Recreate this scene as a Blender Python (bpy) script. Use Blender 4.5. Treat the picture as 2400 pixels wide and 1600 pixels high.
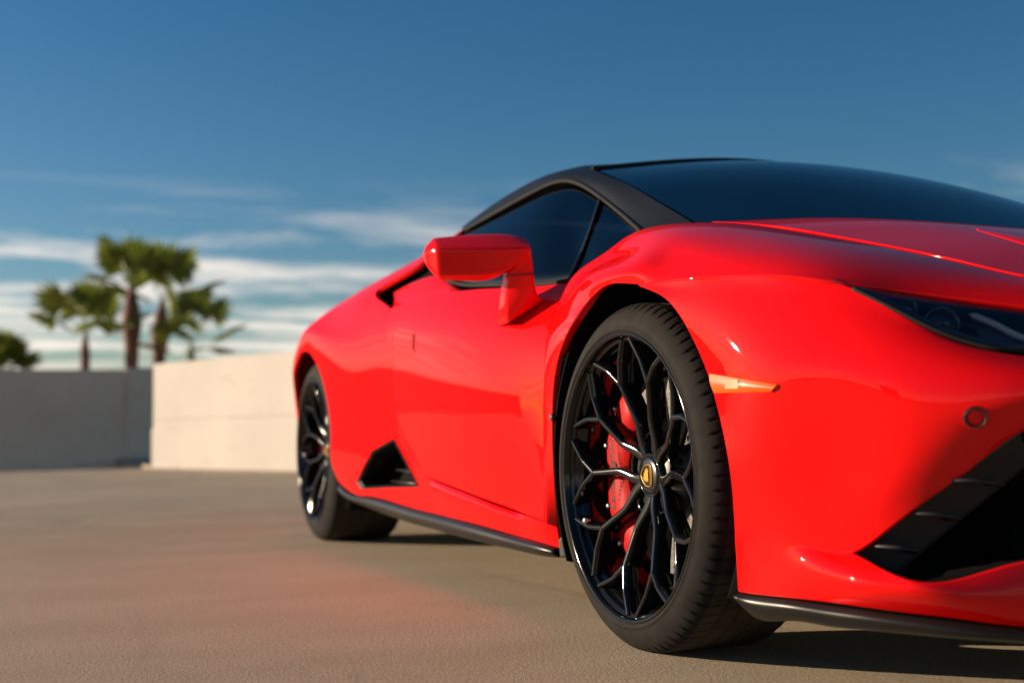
import bpy, bmesh, math, random
import numpy as np
from mathutils import Vector, Matrix
random.seed(4); rng = np.random.default_rng(4)
for o in list(bpy.data.objects): bpy.data.objects.remove(o)
scene = bpy.context.scene
COL = scene.collection

# ------------------------------------------------------------------ camera
# car frame: +x = car forward, +y = car left, z up; origin on the ground under the front axle
CAM = np.array([2.102, -1.995, .4225]); YAW, PIT, FPX, ROLL = .3825, .0678, 2908., -.018
CF = np.array([-math.cos(YAW)*math.cos(PIT), math.sin(YAW)*math.cos(PIT), math.sin(PIT)])
CR = np.cross(CF, [0, 0, 1]); CR /= np.linalg.norm(CR); CU = np.cross(CR, CF)
CR, CU = CR*math.cos(ROLL)+CU*math.sin(ROLL), CU*math.cos(ROLL)-CR*math.sin(ROLL)
cam_d = bpy.data.cameras.new('camera'); cam = bpy.data.objects.new('camera', cam_d); COL.objects.link(cam)
M4 = Matrix.Identity(4)
for i in range(3):
    M4[i][0], M4[i][1], M4[i][2], M4[i][3] = CR[i], CU[i], -CF[i], CAM[i]
cam.matrix_world = M4
cam_d.sensor_width = 36; cam_d.lens = FPX/2400*36; cam_d.clip_start = .02; cam_d.clip_end = 3000
cam_d.dof.use_dof = True; cam_d.dof.focus_distance = 2.28; cam_d.dof.aperture_fstop = 2.6
scene.camera = cam
scene.render.resolution_x = 1024; scene.render.resolution_y = 682

# ------------------------------------------------------------------ light
SUN_DIR = Vector((-.56, -.81, .188)).normalized()
SUN_EL = math.asin(SUN_DIR.z); SUN_AZ = math.atan2(SUN_DIR.x, SUN_DIR.y)
world = bpy.data.worlds.new('World'); scene.world = world; world.use_nodes = True
def build_world():
    nt = world.node_tree; n = nt.nodes; l = nt.links; n.clear()
    out = n.new('ShaderNodeOutputWorld'); bg = n.new('ShaderNodeBackground'); bg.inputs['Strength'].default_value = .065
    sky = n.new('ShaderNodeTexSky'); sky.sky_type = 'NISHITA'; sky.sun_disc = False
    sky.sun_elevation = SUN_EL; sky.sun_rotation = SUN_AZ; sky.air_density = 1.0; sky.dust_density = .6; sky.ozone_density = 3.0; sky.altitude = 100
    # thin high streaks: noise over the sky plane (direction / elevation), stretched along one axis
    tc = n.new('ShaderNodeTexCoord'); sep = n.new('ShaderNodeSeparateXYZ'); l.new(tc.outputs['Generated'], sep.inputs[0])
    zc = n.new('ShaderNodeMath'); zc.operation = 'MAXIMUM'; zc.inputs[1].default_value = .0; l.new(sep.outputs['Z'], zc.inputs[0])
    za = n.new('ShaderNodeMath'); za.operation = 'ADD'; za.inputs[1].default_value = .09; l.new(zc.outputs[0], za.inputs[0])
    cmb = n.new('ShaderNodeCombineXYZ')
    for k in 'XY':
        d = n.new('ShaderNodeMath'); d.operation = 'DIVIDE'; l.new(sep.outputs[k], d.inputs[0]); l.new(za.outputs[0], d.inputs[1]); l.new(d.outputs[0], cmb.inputs[k])
    mp = n.new('ShaderNodeMapping'); mp.inputs['Rotation'].default_value = (0, 0, math.radians(12)); mp.inputs['Scale'].default_value = (1.5, .62, 1); mp.inputs['Location'].default_value = (4.9, 2.3, 0)
    l.new(cmb.outputs[0], mp.inputs[0])
    nz = n.new('ShaderNodeTexNoise'); nz.inputs['Scale'].default_value = 1.35; nz.inputs['Detail'].default_value = 9; nz.inputs['Roughness'].default_value = .58; nz.inputs['Distortion'].default_value = .35
    l.new(mp.outputs[0], nz.inputs['Vector'])
    low = n.new('ShaderNodeMapRange'); low.inputs['From Min'].default_value = .16; low.inputs['From Max'].default_value = .03; low.inputs['To Max'].default_value = .07; l.new(zc.outputs[0], low.inputs['Value'])
    na = n.new('ShaderNodeMath'); na.operation = 'ADD'; l.new(nz.outputs['Fac'], na.inputs[0]); l.new(low.outputs[0], na.inputs[1])
    rp = n.new('ShaderNodeValToRGB'); rp.color_ramp.elements[0].position = .47; rp.color_ramp.elements[1].position = .66; l.new(na.outputs[0], rp.inputs[0])
    # streak cloud belongs to the lower sky
    el = n.new('ShaderNodeMapRange'); el.inputs['From Min'].default_value = .198; el.inputs['From Max'].default_value = .12; l.new(zc.outputs[0], el.inputs['Value'])
    mu = n.new('ShaderNodeMath'); mu.operation = 'MULTIPLY'; l.new(rp.outputs[0], mu.inputs[0]); l.new(el.outputs[0], mu.inputs[1])
    mu2 = n.new('ShaderNodeMath'); mu2.operation = 'MULTIPLY'; mu2.inputs[1].default_value = .85; l.new(mu.outputs[0], mu2.inputs[0])
    mix = n.new('ShaderNodeMix'); mix.data_type = 'RGBA'; mix.inputs['B'].default_value = (9.6, 8.6, 7.7, 1)
    l.new(mu2.outputs[0], mix.inputs['Factor'])
    hs = n.new('ShaderNodeHueSaturation'); hs.inputs['Saturation'].default_value = 1.27; hs.inputs['Value'].default_value = .92
    l.new(sky.outputs[0], hs.inputs['Color']); l.new(hs.outputs[0], mix.inputs['A'])
    l.new(mix.outputs['Result'], bg.inputs['Color']); l.new(bg.outputs[0], out.inputs['Surface'])
build_world()
sun_d = bpy.data.lights.new('sun', 'SUN'); sun_d.energy = 5.0; sun_d.angle = math.radians(.53); sun_d.color = (1, .80, .58)
sun = bpy.data.objects.new('sun', sun_d); COL.objects.link(sun)
sun.rotation_euler = SUN_DIR.to_track_quat('Z', 'Y').to_euler(); sun.location = (0, -8, 6)
vs = scene.view_settings; vs.view_transform = 'Standard'; vs.look = 'None'; vs.exposure = .8; vs.gamma = 1; vs.use_curve_mapping = False
scene.cycles.max_bounces = 10; scene.cycles.sample_clamp_indirect = 8

# ------------------------------------------------------------------ helpers
def P(u, v, y):
    "photo pixel (2352 wide view) -> point on the vertical plane y = const of the car frame"
    d = CF+CR*(u/.98-1200)/FPX+CU*(800-v/.98)/FPX
    return CAM+d*((y-CAM[1])/d[1])
def PX(u, v, x):
    d = CF+CR*(u/.98-1200)/FPX+CU*(800-v/.98)/FPX
    return CAM+d*((x-CAM[0])/d[0])
def V(*a): return np.array(a, float)
def lerp(a, b, t): return a*(1-t)+b*t

def nspline(t, Y, s):
    "natural cubic spline through (t, Y[n,...]) evaluated at s"
    t = np.asarray(t, float); Y = np.asarray(Y, float); n = len(t); s = np.asarray(s, float)
    sh = Y.shape[1:]; Y2 = Y.reshape(n, -1); h = np.diff(t)
    if n == 2:
        w = ((s-t[0])/h[0])[:, None]; return (Y2[0]*(1-w)+Y2[1]*w).reshape((len(s),)+sh)
    A = np.zeros((n, n)); b = np.zeros_like(Y2); A[0, 0] = A[-1, -1] = 1
    for i in range(1, n-1):
        A[i, i-1] = h[i-1]; A[i, i] = 2*(h[i-1]+h[i]); A[i, i+1] = h[i]
        b[i] = 6*((Y2[i+1]-Y2[i])/h[i]-(Y2[i]-Y2[i-1])/h[i-1])
    Mm = np.linalg.solve(A, b); k = np.clip(np.searchsorted(t, s)-1, 0, n-2)
    hh = h[k][:, None]; a = (t[k+1]-s)[:, None]; c = (s-t[k])[:, None]
    r = (Mm[k]*a**3+Mm[k+1]*c**3)/(6*hh)+(Y2[k]/hh-Mm[k]*hh/6)*a+(Y2[k+1]/hh-Mm[k+1]*hh/6)*c
    return r.reshape((len(s),)+sh)
def knots(G, axis):
    d = np.linalg.norm(np.diff(G, axis=axis), axis=2); d = d.mean(axis=1-axis)**.8
    return np.concatenate([[0], np.cumsum(d)])/d.sum()
def curve(pts, n, closed=False):
    pts = np.asarray(pts, float); d = np.linalg.norm(np.diff(pts, axis=0), axis=1)**.7
    t = np.concatenate([[0], np.cumsum(d)])/d.sum(); return nspline(t, pts, np.linspace(0, 1, n))
def dense(G, nu, nv, gap=(0, 0, 0, 0), tc=None):
    "tensor spline; gap in metres on (row start, row end, column start, column end)"
    G = np.asarray(G, float); tr = knots(G, 0); tc = knots(G, 1) if tc is None else tc
    lr = np.linalg.norm(np.diff(G, axis=0), axis=2).sum(0).mean(); lc = np.linalg.norm(np.diff(G, axis=1), axis=2).sum(1).mean()
    r = np.linspace(gap[0]/lr, 1-gap[1]/lr, nu); c = np.linspace(gap[2]/lc, 1-gap[3]/lc, nv)
    D = nspline(tr, G, r); D = nspline(tc, np.swapaxes(D, 0, 1), c)
    return np.swapaxes(D, 0, 1)

def fair(G, nr, nc, it, tc=None, lam=1/70):
    "resample the control grid and relax short waves (bi-Laplacian flow, border pinned)"
    D = dense(G, nr, nc, tc=tc)
    def lap(A):
        L = np.zeros_like(A); L[1:-1, 1:-1] = A[2:, 1:-1]+A[:-2, 1:-1]+A[1:-1, 2:]+A[1:-1, :-2]-4*A[1:-1, 1:-1]; return L
    for _ in range(it):
        d = lap(lap(D)); d[0] = d[-1] = 0; d[:, 0] = d[:, -1] = 0; D = D-lam*d
    return D
def link(o, parent=None):
    COL.objects.link(o)
    if parent is not None: o.parent = parent
    return o
def mesh_obj(name, verts, faces, mat, parent=None, smooth=True):
    me = bpy.data.meshes.new(name); me.from_pydata([tuple(map(float, v)) for v in verts], [], faces); me.update()
    if smooth: me.polygons.foreach_set('use_smooth', [True]*len(me.polygons))
    if mat: me.materials.append(mat)
    return link(bpy.data.objects.new(name, me), parent)
def bm_obj(name, bm, mat, parent=None, smooth=False, bevel=0, seg=2, angle=30):
    me = bpy.data.meshes.new(name); bmesh.ops.recalc_face_normals(bm, faces=bm.faces); bm.to_mesh(me); bm.free()
    if smooth: me.polygons.foreach_set('use_smooth', [True]*len(me.polygons))
    if mat: me.materials.append(mat)
    o = link(bpy.data.objects.new(name, me), parent)
    if bevel:
        m = o.modifiers.new('bevel', 'BEVEL'); m.width = bevel; m.segments = seg; m.limit_method = 'ANGLE'; m.angle_limit = math.radians(angle); m.harden_normals = False
    return o
def grid_faces(nu, nv, off=0): 
    return [(off+i*nv+j, off+i*nv+j+1, off+(i+1)*nv+j+1, off+(i+1)*nv+j) for i in range(nu-1) for j in range(nv-1)]

def panel(name, D, mat, parent, out=(0, -1, .3), hem=.016, holes=(), hole_axis=(0, 2), round_=.0018, hemdir=None):
    """body panel from a dense point grid: outer skin, optional convex holes (polygons in two axes),
    edges rolled over and turned in"""
    bm = bmesh.new()
    for Dk in (D if isinstance(D, list) else [D]):
        vs_ = [bm.verts.new(p) for p in Dk.reshape(-1, 3)]
        for f in grid_faces(*Dk.shape[:2]):
            try: bm.faces.new([vs_[i] for i in f])
            except ValueError: pass
    bmesh.ops.remove_doubles(bm, verts=bm.verts, dist=1e-5)
    if isinstance(D, list): bmesh.ops.recalc_face_normals(bm, faces=bm.faces)
    bm.normal_update()
    s = sum((f.normal*f.calc_area() for f in bm.faces), Vector())
    if s.dot(Vector(out)) < 0: bmesh.ops.reverse_faces(bm, faces=bm.faces); bm.normal_update()
    for poly in holes:
        a0, a1 = hole_axis; c = np.mean(poly, axis=0); n = len(poly); pl = []
        for i in range(n):
            p, q = np.array(poly[i]), np.array(poly[(i+1) % n]); e = q-p; nn = np.array([e[1], -e[0]]); nn /= np.linalg.norm(nn)
            if np.dot(nn, c-p) > 0: nn = -nn
            pl.append((p, nn))
        def inside(pt, eps): return all(np.dot(nn, np.array([pt[a0], pt[a1]])-p) < eps for p, nn in pl)
        big = [f for f in bm.faces if any(np.linalg.norm(np.array([v.co[a0], v.co[a1]])-c) < .6 for v in f.verts)]
        for p, nn in pl:
            co = [0, 0, 0]; no = [0, 0, 0]; co[a0], co[a1] = p; no[a0], no[a1] = nn
            fs = [f for f in bm.faces if f.is_valid and inside(f.calc_center_median(), .06)]
            geom = set(fs)
            for f in fs: geom.update(f.verts); geom.update(f.edges)
            bmesh.ops.bisect_plane(bm, geom=list(geom), plane_co=co, plane_no=no, dist=1e-5)
        bmesh.ops.delete(bm, geom=[f for f in bm.faces if inside(f.calc_center_median(), 1e-5)], context='FACES')
    bm.normal_update()
    # rolled edge
    be = [e for e in bm.edges if e.is_boundary]
    nrm = {}; tan = {}
    for e in be:
        f = e.link_faces[0]; ev = (e.verts[1].co-e.verts[0].co)
        if ev.length < 1e-9: continue
        t = f.normal.cross(ev).normalized()
        if t.dot(f.calc_center_median()-e.verts[0].co) > 0: t = -t
        for v in e.verts:
            nrm[v] = nrm.get(v, Vector())+f.normal; tan[v] = tan.get(v, Vector())+t
    rings = []
    for v in nrm:
        n = nrm[v].normalized(); t = tan[v].normalized() if tan[v].length > 1e-6 else Vector()
        hd = -n if hemdir is None else Vector(hemdir).normalized()
        rings.append((v, bm.verts.new(v.co), bm.verts.new(v.co+t*round_*.7-n*round_*.3), bm.verts.new(v.co+t*round_-n*round_), bm.verts.new(v.co+t*round_*.6+hd*hem)))
    mp = {r[0]: r[1:] for r in rings}
    for e in be:
        a, b = e.verts
        if a not in mp or b not in mp: continue
        lp = [l for l in e.link_loops][0]
        if lp.vert == a: a, b = b, a
        for k in range(3):
            try: bm.faces.new((mp[a][k], mp[b][k], mp[b][k+1], mp[a][k+1]))
            except ValueError: pass
    for f in bm.faces: f.smooth = True
    me = bpy.data.meshes.new(name); bm.to_mesh(me); bm.free(); me.materials.append(mat)
    return link(bpy.data.objects.new(name, me), parent)

def strip(name, rows, mat, parent, thick=.006, out=(0, -1, 0), n=60, nr=None):
    "thin shell from a control grid with thickness (solidify)"
    G = np.asarray(rows, float); D = dense(G, nr or max(3, 3*len(rows)), n)
    o = mesh_obj(name, D.reshape(-1, 3), grid_faces(*D.shape[:2]), mat, parent)
    me = o.data; s = Vector()
    for p in me.polygons: s += p.normal*p.area
    if s.dot(Vector(out)) < 0: me.flip_normals()
    m = o.modifiers.new('thickness', 'SOLIDIFY'); m.thickness = thick; m.offset = -1
    return o
def tube(name, pts, rad, mat, parent=None, n=8, closed=False, flat=1.0, up=(0, 0, 1)):
    pts = [Vector(p) for p in pts]; vs_, fs = [], []; m = len(pts)
    for i, p in enumerate(pts):
        a = pts[i-1] if (i or closed) else p; b = pts[(i+1) % m] if (i < m-1 or closed) else p
        d = (b-a).normalized(); s = d.cross(Vector(up))
        if s.length < 1e-4: s = d.cross(Vector((1, 0, 0)))
        s.normalize(); t = s.cross(d).normalized(); r = rad[i] if hasattr(rad, '__len__') else rad
        for k in range(n):
            q = 2*math.pi*k/n; vs_.append(p+s*math.cos(q)*r+t*math.sin(q)*r*flat)
    for i in range(m if closed else m-1):
        for k in range(n): fs.append((i*n+k, i*n+(k+1) % n, ((i+1) % m)*n+(k+1) % n, ((i+1) % m)*n+k))
    if not closed: fs += [tuple(range(n))[::-1], tuple(range((m-1)*n, m*n))]
    return mesh_obj(name, vs_, fs, mat, parent)
def lathe(prof, n, a0=0, a1=2*math.pi):
    "profile [(radius, y)] about the y axis; returns verts, faces"
    full = abs(a1-a0-2*math.pi) < 1e-6; m = n if full else n+1; vs_, fs = [], []
    for i in range(m):
        a = a0+(a1-a0)*i/n
        for r, y in prof: vs_.append((r*math.cos(a), y, r*math.sin(a)))
    k = len(prof)
    for i in range(n):
        for j in range(k-1): fs.append((i*k+j, i*k+j+1, ((i+1) % m)*k+j+1, ((i+1) % m)*k+j))
    return vs_, fs
def add_box(bm, lo, hi):
    r = bmesh.ops.create_cube(bm, size=1); c = [(a+b)/2 for a, b in zip(lo, hi)]; s = [b-a for a, b in zip(lo, hi)]
    for v in r['verts']: v.co = Vector((v.co.x*s[0]+c[0], v.co.y*s[1]+c[1], v.co.z*s[2]+c[2]))
    return r['verts']
def empty(name, loc=(0, 0, 0)):
    o = bpy.data.objects.new(name, None); o.location = loc; o.empty_display_size = .2; return link(o)
def tag(o, label=None, cat=None, group=None, kind=None):
    for k, v in (('label', label), ('category', cat), ('group', group), ('kind', kind)):
        if v: o[k] = v
    return o
def copy_tree(o, parent):
    c = o.copy(); COL.objects.link(c); c.parent = parent
    for ch in list(o.children): copy_tree(ch, c)
    return c
def mirror(o):
    "left-hand copy of a right-hand part"
    c = copy_tree(o, o.parent); c.scale = (o.scale[0], -o.scale[1], o.scale[2]); c.location.y = -o.location.y
    return c

def txt(name, s, size, mat, parent, line, up, normal, ext, shear=0., bold=0):
    "flat lettering fitted on the line a->b, letters standing along `up`, facing `normal`"
    cu = bpy.data.curves.new(name, 'FONT'); cu.body = s; cu.size = 1; cu.shear = shear; cu.extrude = .0; cu.offset = bold; cu.resolution_u = 3
    tmp = bpy.data.objects.new(name+'_tmp', cu); COL.objects.link(tmp); dg = bpy.context.evaluated_depsgraph_get()
    me = bpy.data.meshes.new_from_object(tmp.evaluated_get(dg)); bpy.data.objects.remove(tmp); me.name = name
    a, b = Vector(line[0]), Vector(line[1]); up = Vector(up).normalized(); d = b-a
    xs = [v.co.x for v in me.vertices]; x0, x1 = min(xs), max(xs); L = d.length
    for v in me.vertices: v.co = a+d*((v.co.x-x0)/(x1-x0))+up*(v.co.y*size)+Vector(normal)*ext
    me.materials.clear(); me.materials.append(mat); o = bpy.data.objects.new(name, me); return link(o, parent)

# ------------------------------------------------------------------ materials
class NM:
    def __init__(s, name):
        s.m = bpy.data.materials.new(name); s.m.use_nodes = True; s.n = s.m.node_tree.nodes; s.l = s.m.node_tree.links
        s.b = s.n['Principled BSDF']
    def set(s, **k):
        for a, v in k.items(): s.b.inputs[a.replace('_', ' ')].default_value = v
        return s
    def noise(s, scale, detail=4, rough=.5, coord='Object', sc=None, dist=0):
        tc = s.n.new('ShaderNodeTexCoord'); nz = s.n.new('ShaderNodeTexNoise'); src = tc.outputs[coord]
        if sc:
            mp = s.n.new('ShaderNodeMapping'); mp.inputs['Scale'].default_value = sc; s.l.new(src, mp.inputs[0]); src = mp.outputs[0]
        nz.inputs['Scale'].default_value = scale; nz.inputs['Detail'].default_value = detail; nz.inputs['Roughness'].default_value = rough; nz.inputs['Distortion'].default_value = dist
        s.l.new(src, nz.inputs['Vector']); return nz.outputs['Fac']
    def ramp(s, fac, stops):
        r = s.n.new('ShaderNodeValToRGB'); e = r.color_ramp.elements
        while len(e) < len(stops): e.new(.5)
        for el, (p, c) in zip(e, stops): el.position = p; el.color = (*c, 1) if len(c) == 3 else c
        s.l.new(fac, r.inputs[0]); return r.outputs[0]
    def mix(s, f, a, b, mode='MIX'):
        m = s.n.new('ShaderNodeMix'); m.data_type = 'RGBA'; m.blend_type = mode
        for i, x in (('Factor', f), ('A', a), ('B', b)):
            if hasattr(x, 'links') or hasattr(x, 'is_linked'): s.l.new(x, m.inputs[i])
            else: m.inputs[i].default_value = x if i == 'Factor' else (*x, 1)
        return m.outputs['Result']
    def math(s, op, a, b):
        m = s.n.new('ShaderNodeMath'); m.operation = op
        for i, x in enumerate((a, b)):
            if hasattr(x, 'is_linked'): s.l.new(x, m.inputs[i])
            else: m.inputs[i].default_value = x
        return m.outputs[0]
    def color(s, o): s.l.new(o, s.b.inputs['Base Color']); return s
    def rough(s, o): s.l.new(o, s.b.inputs['Roughness']); return s
    def bump(s, h, strength=.2, dist=.002):
        b = s.n.new('ShaderNodeBump'); b.inputs['Strength'].default_value = strength; b.inputs['Distance'].default_value = dist
        s.l.new(h, b.inputs['Height']); s.l.new(b.outputs[0], s.b.inputs['Normal']); return s
def simple(name, col, rough=.5, **k):
    m = NM(name); m.set(Base_Color=(*col, 1), Roughness=rough, **k); return m.m

def mk_paint():
    m = NM('red_paint'); m.set(Base_Color=(.74, .0035, .004, 1), Roughness=.5, Coat_Weight=.6, Coat_Roughness=.018, Coat_IOR=1.5)
    m.set(**{'Specular_IOR_Level': .0})
    nz = m.noise(240, 2, .5); b = m.n.new('ShaderNodeBump'); b.inputs['Strength'].default_value = .025; b.inputs['Distance'].default_value = .0006
    m.l.new(nz, b.inputs['Height']); m.l.new(b.outputs[0], m.b.inputs['Coat Normal'])
    return m.m
PAINT = mk_paint()
GLOSS = simple('gloss_black', (.005, .0055, .006), .085)
SATIN = simple('satin_black', (.011, .0115, .012), .42, Specular_IOR_Level=.22)
SEAL = simple('rubber_seal', (.008, .008, .008), .75, Specular_IOR_Level=.25)
CARBON = simple('dark_trim', (.009, .009, .009), .34, Specular_IOR_Level=.3)
def mk_plastic():
    m = NM('black_plastic'); m.set(Base_Color=(.02, .02, .02, 1), Roughness=.55); m.bump(m.noise(900, 2), .15, .0004); return m.m
PLAST = mk_plastic()
GREYV = simple('grey_vane_plastic', (.05, .048, .045), .5)
LINER = simple('arch_liner', (.006, .006, .006), .9, Specular_IOR_Level=.05)
def mk_rubber(nm, k):
    m = NM(nm); nz = m.noise(26, 5, .6); n2 = m.noise(300, 3, .6)
    m.color(m.ramp(m.math('ADD', m.math('MULTIPLY', nz, .7), m.math('MULTIPLY', n2, .3)), [(.3, tuple(.6*c for c in k)), (.7, tuple(1.35*c for c in k))])); m.set(Roughness=.75, Specular_IOR_Level=.1)
    m.bump(n2, .2, .0006); return m.m
RUBBER, TREAD = mk_rubber('tyre_rubber', (.017, .0158, .0145)), mk_rubber('dusty_tread', (.040, .035, .029))
def mk_disc():
    m = NM('ceramic_disc'); v = m.n.new('ShaderNodeTexVoronoi'); tc = m.n.new('ShaderNodeTexCoord'); v.inputs['Scale'].default_value = 260; m.l.new(tc.outputs['Object'], v.inputs['Vector'])
    m.color(m.ramp(v.outputs['Distance'], [(.1, (.06, .058, .055)), (.75, (.22, .21, .19))])); m.set(Roughness=.35, Metallic=.35); return m.m
DISC = mk_disc()
STEEL = simple('steel', (.55, .53, .5), .3, Metallic=1.)
DKSTEEL = simple('dark_steel', (.06, .06, .06), .4, Metallic=.7)
CALIPER = simple('caliper_red', (.42, .004, .004), .5, Specular_IOR_Level=.1)
INK = simple('caliper_ink', (.01, .01, .01), .4)
GOLD = simple('emblem_gold', (.62, .33, .05), .32, Metallic=.75)
AMBER = NM('amber_lens').set(Base_Color=(.80, .085, .002, 1), Roughness=.4, Specular_IOR_Level=.25, Coat_Weight=.15).m
WHITE = simple('white_reflector', (.75, .72, .68), .3)
CHROME = simple('chrome', (.7, .7, .72), .12, Metallic=1.)
def mk_glass(name, tint, ior):
    m = bpy.data.materials.new(name); m.use_nodes = True; n = m.node_tree.nodes; l = m.node_tree.links; n.clear()
    out = n.new('ShaderNodeOutputMaterial'); tr = n.new('ShaderNodeBsdfTransparent'); tr.inputs[0].default_value = (*tint, 1)
    gl = n.new('ShaderNodeBsdfGlossy'); gl.inputs['Roughness'].default_value = .01
    fr = n.new('ShaderNodeFresnel'); ge = n.new('ShaderNodeNewGeometry'); ir = n.new('ShaderNodeMapRange'); ir.inputs['To Min'].default_value = ior; ir.inputs['To Max'].default_value = 1/ior; l.new(ge.outputs['Backfacing'], ir.inputs['Value']); l.new(ir.outputs[0], fr.inputs['IOR']); mx = n.new('ShaderNodeMixShader')
    l.new(fr.outputs[0], mx.inputs[0]); l.new(tr.outputs[0], mx.inputs[1]); l.new(gl.outputs[0], mx.inputs[2]); l.new(mx.outputs[0], out.inputs[0]); return m
GLASS = mk_glass('tinted_glass', (.13, .14, .15), 1.5)
WGLASS = mk_glass('windshield_glass', (.10, .12, .13), 1.8)
CLEAR = mk_glass('clear_lens', (.78, .80, .82), 1.5)

def mk_ground():
    m = NM('concrete_deck')
    big = m.noise(.35, 5, .55, dist=.6); mid = m.noise(2.2, 6, .6, sc=(1, .45, 1)); fine = m.noise(150, 4, .75); spk = m.noise(520, 2, .7)
    c = m.ramp(m.math('ADD', m.math('MULTIPLY', big, .55), m.math('MULTIPLY', mid, .45)), [(.30, (.37, .285, .185)), (.5, (.50, .395, .265)), (.70, (.62, .50, .345))])
    c = m.mix(m.math('MULTIPLY', m.ramp(fine, [(.40, (1, 1, 1)), (.58, (0, 0, 0))]), .62), c, (.17, .135, .095))
    c = m.mix(m.ramp(spk, [(.67, (0, 0, 0)), (.74, (.5, .5, .5))]), c, (.45, .40, .34))
    # broom lines and stains
    st = m.noise(.9, 8, .7, sc=(.25, 1.6, 1), dist=1.2); c = m.mix(m.ramp(st, [(.56, (0, 0, 0)), (.68, (.32, .32, .32))]), c, (.13, .105, .085))
    # faint long cracks
    v = m.n.new('ShaderNodeTexVoronoi'); v.feature = 'DISTANCE_TO_EDGE'; v.inputs['Scale'].default_value = .33; tc = m.n.new('ShaderNodeTexCoord')
    ds = m.n.new('ShaderNodeVectorMath'); ds.operation = 'ADD'; nzc = m.n.new('ShaderNodeTexNoise'); nzc.inputs['Scale'].default_value = 2.2; nzc.inputs['Detail'].default_value = 6
    m.l.new(tc.outputs['Object'], nzc.inputs['Vector']); sc = m.n.new('ShaderNodeVectorMath'); sc.operation = 'SCALE'; sc.inputs['Scale'].default_value = .5; m.l.new(nzc.outputs['Color'], sc.inputs[0])
    m.l.new(tc.outputs['Object'], ds.inputs[0]); m.l.new(sc.outputs[0], ds.inputs[1]); m.l.new(ds.outputs[0], v.inputs['Vector'])
    c = m.mix(m.ramp(v.outputs['Distance'], [(0, (.16, .16, .16)), (.003, (0, 0, 0))]), c, (.42, .37, .30))
    m.color(c); m.set(Roughness=.82)
    h = m.math('ADD', fine, m.math('MULTIPLY', spk, .6)); m.bump(h, .75, .0055)
    return m.m
def mk_wall(nm, c0, c1):
    m = NM(nm); big = m.noise(1.1, 6, .6, sc=(1, 1, .5)); fine = m.noise(45, 4, .6); st = m.noise(2.6, 7, .65, sc=(1, 1, 2.2), dist=.5)
    c = m.ramp(big, [(.3, c0), (.7, c1)])
    c = m.mix(m.ramp(st, [(.58, (0, 0, 0)), (.70, (.55, .55, .55))]), c, (.36, .28, .21))
    c = m.mix(m.math('MULTIPLY', fine, .18), c, (.5, .45, .4)); m.color(c); m.set(Roughness=.8); m.bump(fine, .3, .004); return m.m
GROUND, WALL, WALLSHADE = mk_ground(), mk_wall('painted_concrete', (.43, .395, .355), (.52, .475, .43)), mk_wall('shade_warmed_concrete', (.76, .55, .38), (.90, .68, .49))  # second copy paler and warmer, standing in for bounce light on the shaded wall
WALLTRIM = simple('wall_render_patch', (.22, .20, .19), .85)

# ------------------------------------------------------------------ setting
DECK_X = -13.3     # deck edge left of the sunlit wall; a ramp runs below and beyond it
def build_ground():
    bm = bmesh.new()
    for (x0, x1, y0, y1) in ((DECK_X, 70, -60, 60), (-60, DECK_X, -.40, 60)):
        r = [bm.verts.new(p) for p in ((x0, y0, 0), (x1, y0, 0), (x1, y1, 0), (x0, y1, 0))]; bm.faces.new(r)
    a = [bm.verts.new(p) for p in ((DECK_X, -60, 0), (DECK_X, -.40, 0), (DECK_X, -.40, -1.6), (DECK_X, -60, -1.6))]; bm.faces.new(a)
    a = [bm.verts.new(p) for p in ((DECK_X, -.40, 0), (-60, -.40, 0), (-60, -.40, -1.6), (DECK_X, -.40, -1.6))]; bm.faces.new(a)
    o = bm_obj('ground', bm, GROUND); tag(o, 'sunlit tan concrete parking deck with fine grit and faint cracks', kind='structure')
    o = mesh_obj('ramp', [(-60, -60, -1.5), (DECK_X+.05, -60, -1.5), (DECK_X+.05, -.3, -1.5), (-60, -.3, -1.5)], [(0, 1, 2, 3)], GROUND); tag(o, kind='structure')
build_ground()
# terrain far below/around the deck so that the horizon closes
o = mesh_obj('terrain', [(-1500, -1500, -4), (1500, -1500, -4), (1500, 1500, -4), (-1500, 1500, -4)], [(0, 1, 2, 3)], simple('dry_land', (.16, .14, .10), .9)); tag(o, kind='structure')

def wall_run(name, a, b, z0, h, label, ledge, t=.2, W=None):
    W = W or WALL
    "parapet from a to b (plan); its deck face lies on the line a-b, local -y looks at the deck"
    a, b = V(*a), V(*b); d = b-a; L = np.linalg.norm(d); ang = math.atan2(d[1], d[0])
    root = empty(name, (a[0], a[1], 0)); root.rotation_euler.z = ang
    bm = bmesh.new(); add_box(bm, (0, 0, z0-.05), (L, t, h)); bm_obj('wall_body', bm, W, root, bevel=.012)
    bm = bmesh.new(); add_box(bm, (.002, -.022, z0-.04), (L-.002, -.002, ledge)); bm_obj('lower_band', bm, W, root, bevel=.008)
    bm = bmesh.new(); add_box(bm, (.003, -.012, ledge+.10), (L-.003, -.0015, ledge+.125)); bm_obj('form_line', bm, W, root, bevel=.004)
    tag(root, label, 'wall'); return root
wl = wall_run('parapet_wall', (-19.5, -20.), (-19.5, 2.0), -1.5, 1.475, 'low grey parapet wall lying in shade in front of the palm trees', .62, W=WALLSHADE)
bm = bmesh.new(); add_box(bm, (-19.49, -.25, -1.5), (-19.44, 1.9, 1.50)); pier = bm_obj('wall_pier', bm, WALLSHADE, bevel=.015); tag(pier, 'short shaded concrete pier between the grey wall and the sunlit wall', 'pier')
wd = V(.917, .40); wr0 = V(-13.25, -.45)
wr = wall_run('parapet_wall', tuple(wr0), tuple(wr0+wd*9.5), 0, 1.235, 'low cream parapet wall in full sun behind the red car', .47)
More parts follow.
